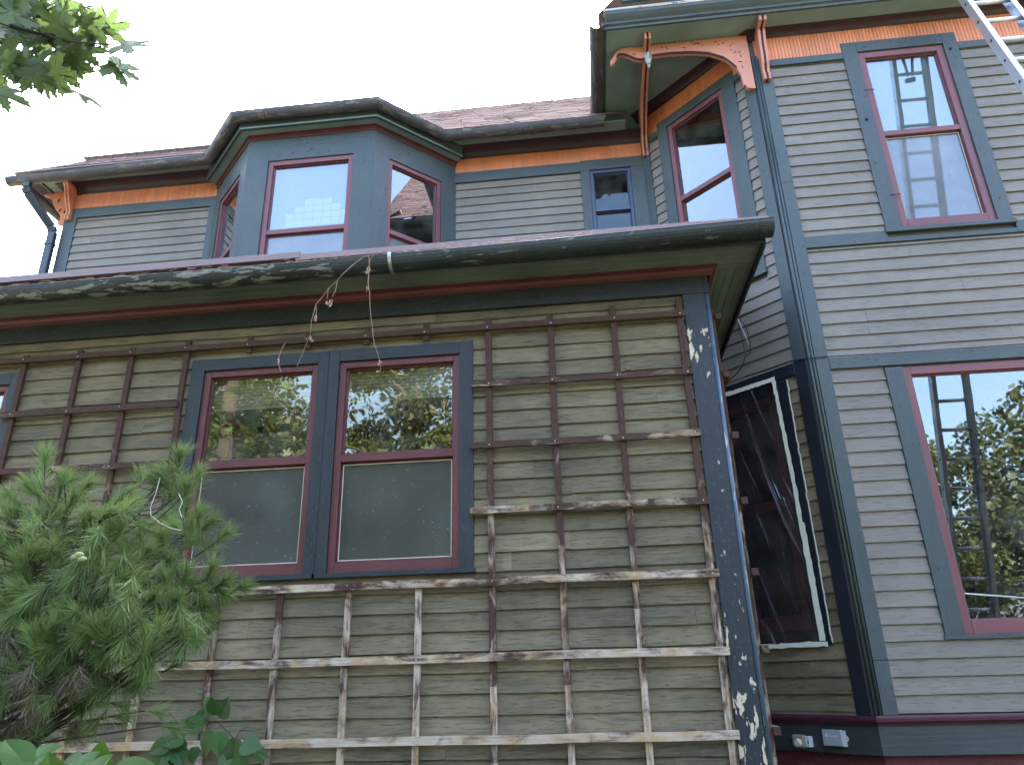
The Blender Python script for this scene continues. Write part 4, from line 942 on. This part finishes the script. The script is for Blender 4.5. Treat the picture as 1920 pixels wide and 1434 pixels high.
TIPS = [  # pixel, depth Y, needle direction (dx,dz) hint
 (85,850,2.85,(0,1)),(120,895,2.8,(.5,.8)),(55,910,2.75,(-.6,.7)),(170,905,2.75,(1,.45)),(140,930,2.7,(.7,.6)),(240,925,2.75,(.9,.5)),(250,945,2.7,(1,.3)),(210,960,2.65,(.8,.2)),(15,925,2.8,(-.6,.7)),(10,960,2.8,(-.5,.5)),
 (70,960,2.7,(-.3,.6)),(110,1005,2.65,(0,.7)),(80,1030,2.6,(-.5,.8)),(180,1005,2.6,(.6,.8)),(190,1030,2.6,(.4,.9)),(150,1048,2.5,(-.1,-.8)),(35,1045,2.6,(-.4,.8)),(240,1050,2.65,(.9,.4)),(255,1080,2.6,(1,.1)),
 (335,850,3.0,(.1,1)),(300,885,2.95,(-.6,.8)),(375,885,3.0,(.6,.7)),(350,905,2.95,(.2,.8)),(285,895,2.95,(-.8,.6)),(375,960,2.95,(.4,.8)),(360,985,2.9,(-.3,.7)),(425,1000,2.95,(.9,.5)),(400,975,2.95,(.6,.4)),(330,985,2.85,(-.5,.5)),(300,1000,2.8,(.1,.5)),
 (310,1080,2.75,(0,.9)),(350,1070,2.8,(.5,.8)),(400,1060,2.85,(.5,.8)),(425,1085,2.85,(.9,.4)),(460,1100,2.9,(1,.05)),(375,1110,2.8,(.6,-.3)),(420,1115,2.85,(.7,-.4)),(330,1120,2.7,(.2,.3)),(290,1115,2.65,(.5,.2)),
 (200,1100,2.55,(0,-.6)),(240,1140,2.55,(.5,-.4)),(180,1170,2.5,(-.1,.8)),(210,1190,2.5,(.4,.7)),(150,1190,2.5,(-.4,-.5)),(270,1180,2.55,(.7,-.6)),(300,1170,2.6,(.3,.6)),(345,1165,2.7,(.4,-.7)),(340,1220,2.7,(-.2,-.9)),(370,1200,2.75,(.6,-.5)),(360,1180,2.8,(.9,0)),
 (260,1240,2.6,(-.1,-.9)),(280,1250,2.65,(.3,-.9)),(200,1230,2.55,(0,-.9)),(230,1210,2.5,(.4,-.8)),(120,1140,2.5,(-.3,.2)),(60,1120,2.5,(-.5,-.5)),(20,1160,2.5,(-.6,-.7)),(60,1190,2.45,(-.2,.8)),(90,1220,2.5,(.2,-.7)),(30,1100,2.55,(-.7,.3)),
 (130,1090,2.5,(-.4,-.6)),(15,1020,2.7,(-.6,.4)),(100,1170,2.45,(.3,.4)),(320,1045,2.8,(.4,.3)),(280,1030,2.75,(.6,.5)),(225,985,2.7,(.5,.8)),(160,970,2.65,(.2,.6)),(385,1140,2.85,(.8,-.2)),(130,1250,2.55,(0,-.8)),(170,1280,2.6,(.1,-.9)),(230,1150,2.5,(.1,-.8)),(-20,1130,2.5,(-.5,.2)),(-25,1000,2.7,(-.5,.4)),(-30,1080,2.55,(-.5,-.2))]
nb = MB(); bb_ = MB()
def trunkpt(z): return np.array([np.interp(z, [p[2] for p in tr_pts], [p[i] for p in tr_pts]) for i in range(3)])
for (px, py, yy, (dx, dz)) in TIPS:
    tip = at(px, py, yy); root = trunkpt(min(2.45, max(.9, tip[2]-.25-.25*abs(tip[0]+2.25))))
    d = np.array([dx, -.35+random.uniform(-.3, .2), dz]); d /= np.linalg.norm(d)
    mid = root*.45+(tip-d*.15)*.55+np.array([0, 0, -.05]); b_ = tip-d*.05
    br = [root, root*.7+mid*.3+np.array([0, 0, .0]), mid, (mid+b_)/2+np.array([0, 0, -.015]), b_]
    bb_.tube(br, [.009, .007, .005, .004, .0025], 5, cap=False)
    needles(nb, b_-d*.02, d, 125, .112, 46, w=.0021, shoot=.07)
    needles(nb, b_-d*.10, d, 80, .100, 72, w=.0019, shoot=.09)
    for _ in range(2):      # side shoots further back
        q = br[3]*random.uniform(.2, .8)+br[2]*random.uniform(.2, .8); q = br[2]+(b_-br[2])*random.uniform(0, .85)+np.array([random.gauss(0, .05), random.gauss(0, .06), random.gauss(0, .04)])
        dd = d+np.array([random.gauss(0, .6), random.gauss(0, .4), random.gauss(0, .5)]); bb_.tube([br[2]+(b_-br[2])*.5, q, q+dd/np.linalg.norm(dd)*.05], [.003, .0025, .002], 4, cap=False)
        needles(nb, q, dd, 60, .10, 46, w=.0021, shoot=.07)
for _ in range(170):        # inner tufts that fill the volume
    z = random.uniform(1.45, 2.35); a = random.uniform(0, 2*math.pi); r = random.uniform(.1, .55)*(1.25-.35*(z-1.3))
    c = trunkpt(z)+np.array([math.cos(a)*r, math.sin(a)*r*.75, -.05]); d = np.array([math.cos(a), math.sin(a), random.uniform(-.4, .7)]); bb_.tube([trunkpt(z-.12), c], [.005, .0025], 4, cap=False); needles(nb, c, d, 66, .110, 52, w=.0019)
nb.build('needle_foliage', 'needle', PN)
db = MB()
for _ in range(52):
    c = at(random.uniform(-40, 210), random.uniform(1170, 1345), random.uniform(2.35, 2.9)); d = np.array([random.gauss(0, .5), -.2, -1]); needles(db, c, d, 46, .10, 60)
db.build('dead_needles', 'needle_dead', PN)
bb_.tube(tr_pts, [.045, .038, .028, .018, .008, .004], 8); bb_.build('trunk', 'bark', PN)
b = MB()
for (px, py) in ((140, 1045), (154, 1048), (148, 1040)):
    c = at(px, py, 2.45)
    b.tube([c+np.array([-.016, 0, -.001]), c+np.array([-.008, 0, 0]), c+np.array([.004, 0, .001]), c+np.array([.016, 0, .001])], [.003, .0095, .010, .004], 8)
b.build('cone', 'cone', PN, smooth=True)
PV = [(300, 895), (292, 925), (282, 950), (283, 966), (300, 980), (320, 990), (340, 994)]
b = MB(); b.tube([at(x, y, 2.78) for x, y in PV], .0014, 5); b.tube([at(x, y, 2.8) for x, y in ((335, 925), (342, 940), (336, 955), (341, 970))], .0014, 5)
o = b.build('dry_tendril', 'cream', None); tag(o, 'pale dry vine tendril looped over the pine twigs by the left window', 'tendril')

# ------------------------------------------------------------------ leaves
MAPLE = []
def _mk():
    half = [(0, 1.0), (.05, .86), (.13, .82), (.10, .72), (.20, .66), (.13, .56), (.17, .44), (.24, .50), (.33, .62), (.40, .60), (.44, .72), (.52, .70), (.66, .80), (.60, .62), (.68, .56), (.56, .48), (.60, .38), (.44, .32), (.36, .22), (.50, .20), (.60, .10), (.74, .06), (.62, -.02), (.56, -.14), (.44, -.10), (.30, -.16), (.16, -.10), (.03, -.06)]
    return half+[(-x, y) for x, y in half[::-1] if x > 0]
MAPLE = _mk()
OVAL = [(0, 1.), (.10, .90), (.24, .74), (.36, .55), (.42, .36), (.40, .18), (.30, .04), (.14, -.04), (0, -.02)]; OVAL = OVAL+[(-x, y) for x, y in OVAL[::-1] if x > 0]
def leaf(b, c, d, nrm_, size, shape, curl=.15, tone=.5, fold=.25):
    d = np.array(d, float); d /= np.linalg.norm(d); x = np.cross(d, nrm_); x /= (np.linalg.norm(x)+1e-6); n_ = np.cross(x, d)
    cen = np.array(c)+d*.3*size; k = len(b.v); b.v.append(tuple(cen))
    for (px, py) in shape:
        h = -curl*(py-.3)**2+fold*abs(px)*.5-(px*px)*.3; b.v.append(tuple(np.array(c)+x*px*size+d*py*size+n_*h*size))
    m_ = len(shape)
    for i in range(m_): b.f.append((k, k+1+i, k+1+(i+1) % m_)); b.uv += [(0, 0)]*3; b.t.append(tone); b.mi.append(0)
MT = empty('maple_tree', (-4.6, .3, 0)); tag(MT, 'maple tree whose leafy branch hangs into the top left corner against the white sky', 'maple tree')
lb = MB(); wb = MB()
wb.tube([(-4.6, .3, 0), (-4.55, .35, 1.2), (-4.6, .4, 2.6), (-4.5, .3, 4.2), (-4.6, .2, 6.)], [.2, .16, .14, .1, .06], 10)
t1 = [np.array([-4.55, .38, 3.2]), np.array([-3.6, .9, 3.9]), np.array([-2.7, 1.4, 4.0])]+[atdist(x, y, D) for x, y, D in ((-60, 15, 3.2), (20, 48, 3.1), (80, 66, 3.05), (140, 80, 3.0), (220, 85, 2.95))]
wb.tube(t1, [.05, .035, .02, .010, .007, .005, .004, .002], 6)
t2 = [t1[3], atdist(10, 90, 3.15), atdist(60, 120, 3.1), atdist(130, 165, 3.05)]; wb.tube(t2, [.008, .005, .003, .002], 5)
LV = [(228,85,.9,-.1,.13),(200,60,.5,.7,.12),(180,70,.2,1,.11),(120,40,.1,1,.12),(205,120,1,-.45,.15),(210,115,.8,-.75,.12),(140,168,.75,-.6,.125),(100,60,.3,.9,.11),(60,30,-.1,1,.12),(30,40,-.4,.8,.12),(150,95,.9,-.7,.11),(130,105,.8,-.8,.12),(90,120,.5,-.85,.12),(70,110,.1,-1,.11),(50,115,-.3,-.9,.12),(110,130,.7,-.6,.11),(20,100,-.4,-.8,.12),(5,60,-.6,.3,.13),(85,150,.5,-1,.09),(60,130,.3,-1,.1),(-10,165,.8,-.9,.13),(160,50,.6,.8,.1),(40,75,0,1,.12),(10,10,.2,1,.13),(80,20,.5,.7,.12),(-20,120,.5,-.8,.13),(0,90,.3,-.9,.12),(110,90,.3,-.4,.12),(75,80,.6,.2,.12),(140,20,.7,.4,.10),(35,10,.5,.8,.12),(45,140,.6,-.8,.10)]
FWn = FW
for (px, py, dx, dy, sz) in LV:
    D = random.uniform(2.85, 3.25); c = atdist(px, py, D); dv = RX*dx+UPV*dy+FWn*random.uniform(-.5, .5)
    nv = -FWn*random.uniform(.25, .9)+RX*random.uniform(-.7, .7)+UPV*random.uniform(.2, 1.2); leaf(lb, c, dv, nv, sz*random.uniform(.72, .98), MAPLE, tone=random.random(), curl=random.uniform(0, .35))
    near = min(t1[3:]+t2, key=lambda q: np.linalg.norm(q-c)); wb.tube([near, (near+c)/2+np.array([0, 0, .01]), c+dv/np.linalg.norm(dv)*.01], .0012, 4, cap=False)
for _ in range(34):
    px, py = random.uniform(-60, 170), random.uniform(-30, 130)
    if px > 120 and py > 105: continue
    D = random.uniform(3.0, 3.5); c = atdist(px, py, D); leaf(lb, c, RX*random.uniform(-1, 1)+UPV*random.uniform(-1, .7)+FWn*random.uniform(-.6, .6), -FWn*random.uniform(.2, 1)+RX*random.uniform(-.8, .8)+UPV*random.uniform(-.4, 1.2), random.uniform(.07, .10), MAPLE, tone=random.random(), curl=random.uniform(0, .35))
for _ in range(900):     # the rest of the crown, out of frame to the left
    a = random.uniform(0, 6.28); r = random.uniform(.6, 2.2); c = np.array([-5.3+math.cos(a)*r, .2+math.sin(a)*r*.9, random.uniform(3.6, 6.8)])
    if c[0] > -3.3 and c[1] > .7: continue
    leaf(lb, c, NR.normal(size=3)*np.array([1, 1, .5]), np.array([random.gauss(0, .5), random.gauss(0, .5), 1]), random.uniform(.10, .15), MAPLE, tone=random.random())
wb.build('trunk', 'bark', MT); lb.build('foliage', 'maple', MT)
# broad-leaved plant in the bottom left corner
HY = empty('hydrangea', (-1.65, 2.1, 0)); tag(HY, 'broad bright green leaves of a hydrangea at the bottom left corner below the pine', 'hydrangea')
b = MB(); st = MB()
HL = [(175,1432,-.9,.35,.17),(200,1428,1,.35,.17),(185,1420,.1,1,.14),(60,1432,-.9,.3,.16),(90,1428,.9,.3,.16),(48,1395,-.6,.6,.13),(45,1398,.8,.5,.15),(130,1420,.6,.6,.13),(10,1425,-.3,.9,.14),(110,1400,.9,.2,.14),(150,1445,.3,.4,.15),(230,1450,.6,.2,.15),(20,1450,.3,.5,.15),(100,1450,-.1,.6,.15),(0,1390,-.5,.4,.13)]
for (px, py, dx, dz, sz) in HL:
    c = at(px, py+38, random.uniform(2.0, 2.35)); leaf(b, c, np.array([dx, random.uniform(-.6, .1), dz]), np.array([random.uniform(-.3, .3), -.75, .8]), sz*.76, OVAL, tone=random.uniform(.3, 1), curl=.25, fold=.4)
    st.tube([c, c*.6+np.array([-1.65, 2.1, c[2]-.5])*.4, np.array([-1.65, 2.1, .2])], [.002, .003, .006], 5)
for _ in range(130):
    a = random.uniform(0, 6.28); r = random.uniform(.05, .55); c = np.array([-1.75+math.cos(a)*r, 2.15+math.sin(a)*r*.8, random.uniform(.35, 1.20)]); leaf(b, c, np.array([math.cos(a), math.sin(a), random.uniform(-.2, .4)]), np.array([0, -.2, 1]), random.uniform(.10, .15), OVAL, tone=random.random(), fold=.3)
b.build('foliage', 'hydrangea', HY); st.build('stem', 'bark', HY)
VN = empty('climbing_vine', (-2.0, 4.2, 0)); tag(VN, 'small green vine with heart shaped leaves climbing the lowest trellis rail', 'vine')
b = MB(); st = MB()
for (px, py, dx, dz, sz) in [(405,1340,0,.3,.11),(378,1362,-.8,.2,.12),(372,1355,.5,.7,.10),(440,1385,0,-1,.14),(455,1392,.9,-.15,.13),(478,1408,.9,-.4,.08),(392,1370,-.1,-1,.12),(412,1372,.1,-1,.11),(345,1380,-.9,-.3,.11),(335,1385,0,-1,.13),(318,1390,-.8,-.4,.11),(350,1370,.2,.6,.07),(310,1400,-.2,-1,.12),(450,1420,.1,-1,.12),(330,1400,.5,-.7,.11),(415,1345,.3,.8,.11),(400,1335,-.5,.8,.09),(430,1410,-.4,-.8,.1),(365,1400,.1,-.9,.08)]:
    c = at(px, py, random.uniform(4.08, 4.25)); leaf(b, c, np.array([dx, random.uniform(-.4, .1), dz]), np.array([random.uniform(-.4, .4), -1, .35]), sz*1.05, OVAL, tone=random.random(), fold=.3)
for ln in ([(470, 1440), (440, 1385), (405, 1350), (378, 1365), (345, 1378), (318, 1392), (300, 1440)], [(345, 1378), (330, 1350), (314, 1332)], [(440, 1385), (452, 1368), (478, 1370)]):
    st.tube([at(x, y, 4.2) for x, y in ln], .0025, 5)
st.tube([at(470, 1440, 4.2), (-2.0, 4.2, 0)], .004, 5)
b.build('foliage', 'vine', VN); st.build('stem', 'bark', VN)

# ------------------------------------------------------------------ ground and the trees behind the photographer (seen in the panes)
g = MB(); g.poly([(-300, -300, 0), (300, -300, 0), (300, 300, 0), (-300, 300, 0)]); tag(g.build('ground', 'ground'), kind='structure')
def treemesh(n, H, W, seed, light=.5):
    r = np.random.RandomState(seed); b = MB(); cl = []
    for i in range(46):
        a = r.uniform(0, 6.28); h = r.uniform(.22, 1.0); rr = W*math.sqrt(max(0, 1-((h-.5)/.56)**2))*r.uniform(.35, 1.)
        cl.append((math.cos(a)*rr, math.sin(a)*rr, h*H, r.uniform(.5, 1.05)*W*.34))
    for i in range(n):
        cx, cy, cz, cr = cl[r.randint(len(cl))]; v = r.normal(size=3); v = v/np.linalg.norm(v)*cr*r.uniform(.55, 1.05)**.6
        c = np.array([cx, cy, cz])+v*np.array([1, 1, .75]); d = r.normal(size=3); d /= np.linalg.norm(d); s = np.cross(d, r.normal(size=3)); s /= np.linalg.norm(s); l = r.uniform(.11, .22)
        b.poly([c, c+d*l*.5+s*l*.3, c+d*l, c+d*l*.5-s*l*.3], tone=float(np.clip(r.uniform(0, .6)+.4*(c[2]/H), 0, 1)))
    return b, cl
def tree(label, x, y, H, W, n, seed, mat='tree_leaf'):
    T = empty('tree', (x, y, 0)); tag(T, label, 'tree', 'trees behind the photographer')
    b, cl = treemesh(n, H, W, seed); b.v = [(v[0]+x, v[1]+y, v[2]) for v in b.v]; b.build('crown', mat, T)
    t = MB(); t.tube([(x, y, 0), (x+.1, y, H*.3), (x-.05, y+.1, H*.6), (x, y, H*.9)], [.25, .2, .13, .04], 8)
    for cx, cy, cz, cr in cl[:22]: t.tube([(x, y, max(.8, cz-1.6)), (x+cx*.55, y+cy*.55, cz-.5), (x+cx, y+cy, cz)], [.07, .045, .015], 5, cap=False)
    t.build('trunk', 'bark', T)
tree('tall leafy tree mirrored in the left porch window', -9.9, -7.2, 10.5, 3.4, 22000, 1)
tree('rounded leafy tree mirrored in the right porch window', -4.2, -8.4, 9.6, 3.0, 20000, 2)
tree('dense dark tree standing farther back on the lawn', .5, -12., 9.0, 3.4, 12000, 3)
tree('lower bushy tree mirrored in the left part of the big wing window', 8.2, -8.0, 6.4, 2.5, 15000, 4)
tree('wide tree mirrored in the right part of the big wing window', 12.2, -7.0, 8.2, 3.1, 18000, 5)
tree('far tree closing the view down the lawn', -14., -11., 10., 3.6, 6000, 6)
tree('small tree behind the ladder mirrored low in the big wing window', 6.2, -10.5, 5.4, 2.6, 12000, 7)

H = MB(); rr = np.random.RandomState(11)
for i in range(26000):
    c = np.array([rr.uniform(-22, 26), -16+rr.normal()*.8, 0]); hh = 2.9+.5*math.sin(c[0]*.9)+.3*math.sin(c[0]*2.3); c[2] = hh*rr.uniform(0, 1)**.7
    d = rr.normal(size=3); d /= np.linalg.norm(d); s_ = np.cross(d, rr.normal(size=3)); s_ /= np.linalg.norm(s_); l = rr.uniform(.18, .36)
    H.poly([c, c+d*l*.5+s_*l*.35, c+d*l, c+d*l*.5-s_*l*.35], tone=float(rr.uniform(0, .7)))
tag(H.build('hedge', 'tree_leaf'), 'long unclipped hedge along the far side of the lawn', 'hedge')

for (x, y, H_, W_, n_, sd_, lb_) in ((-12.5, -14., 13., 4.2, 14000, 21, 'tallest tree at the left of the back row'), (-6.0, -14.5, 13.5, 4.2, 14000, 22, 'tall tree of the back row between the two front trees'), (.5, -15., 12., 4., 12000, 23, 'tall tree of the back row behind the hedge gap'),
                               (9.6, -13., 8.2, 3.4, 14000, 24, 'lower tree of the back row behind the bushy tree'), (15.5, -12.5, 9.5, 3.8, 12000, 25, 'far right tree of the back row')):
    tree(lb_, x, y, H_, W_, n_, sd_)
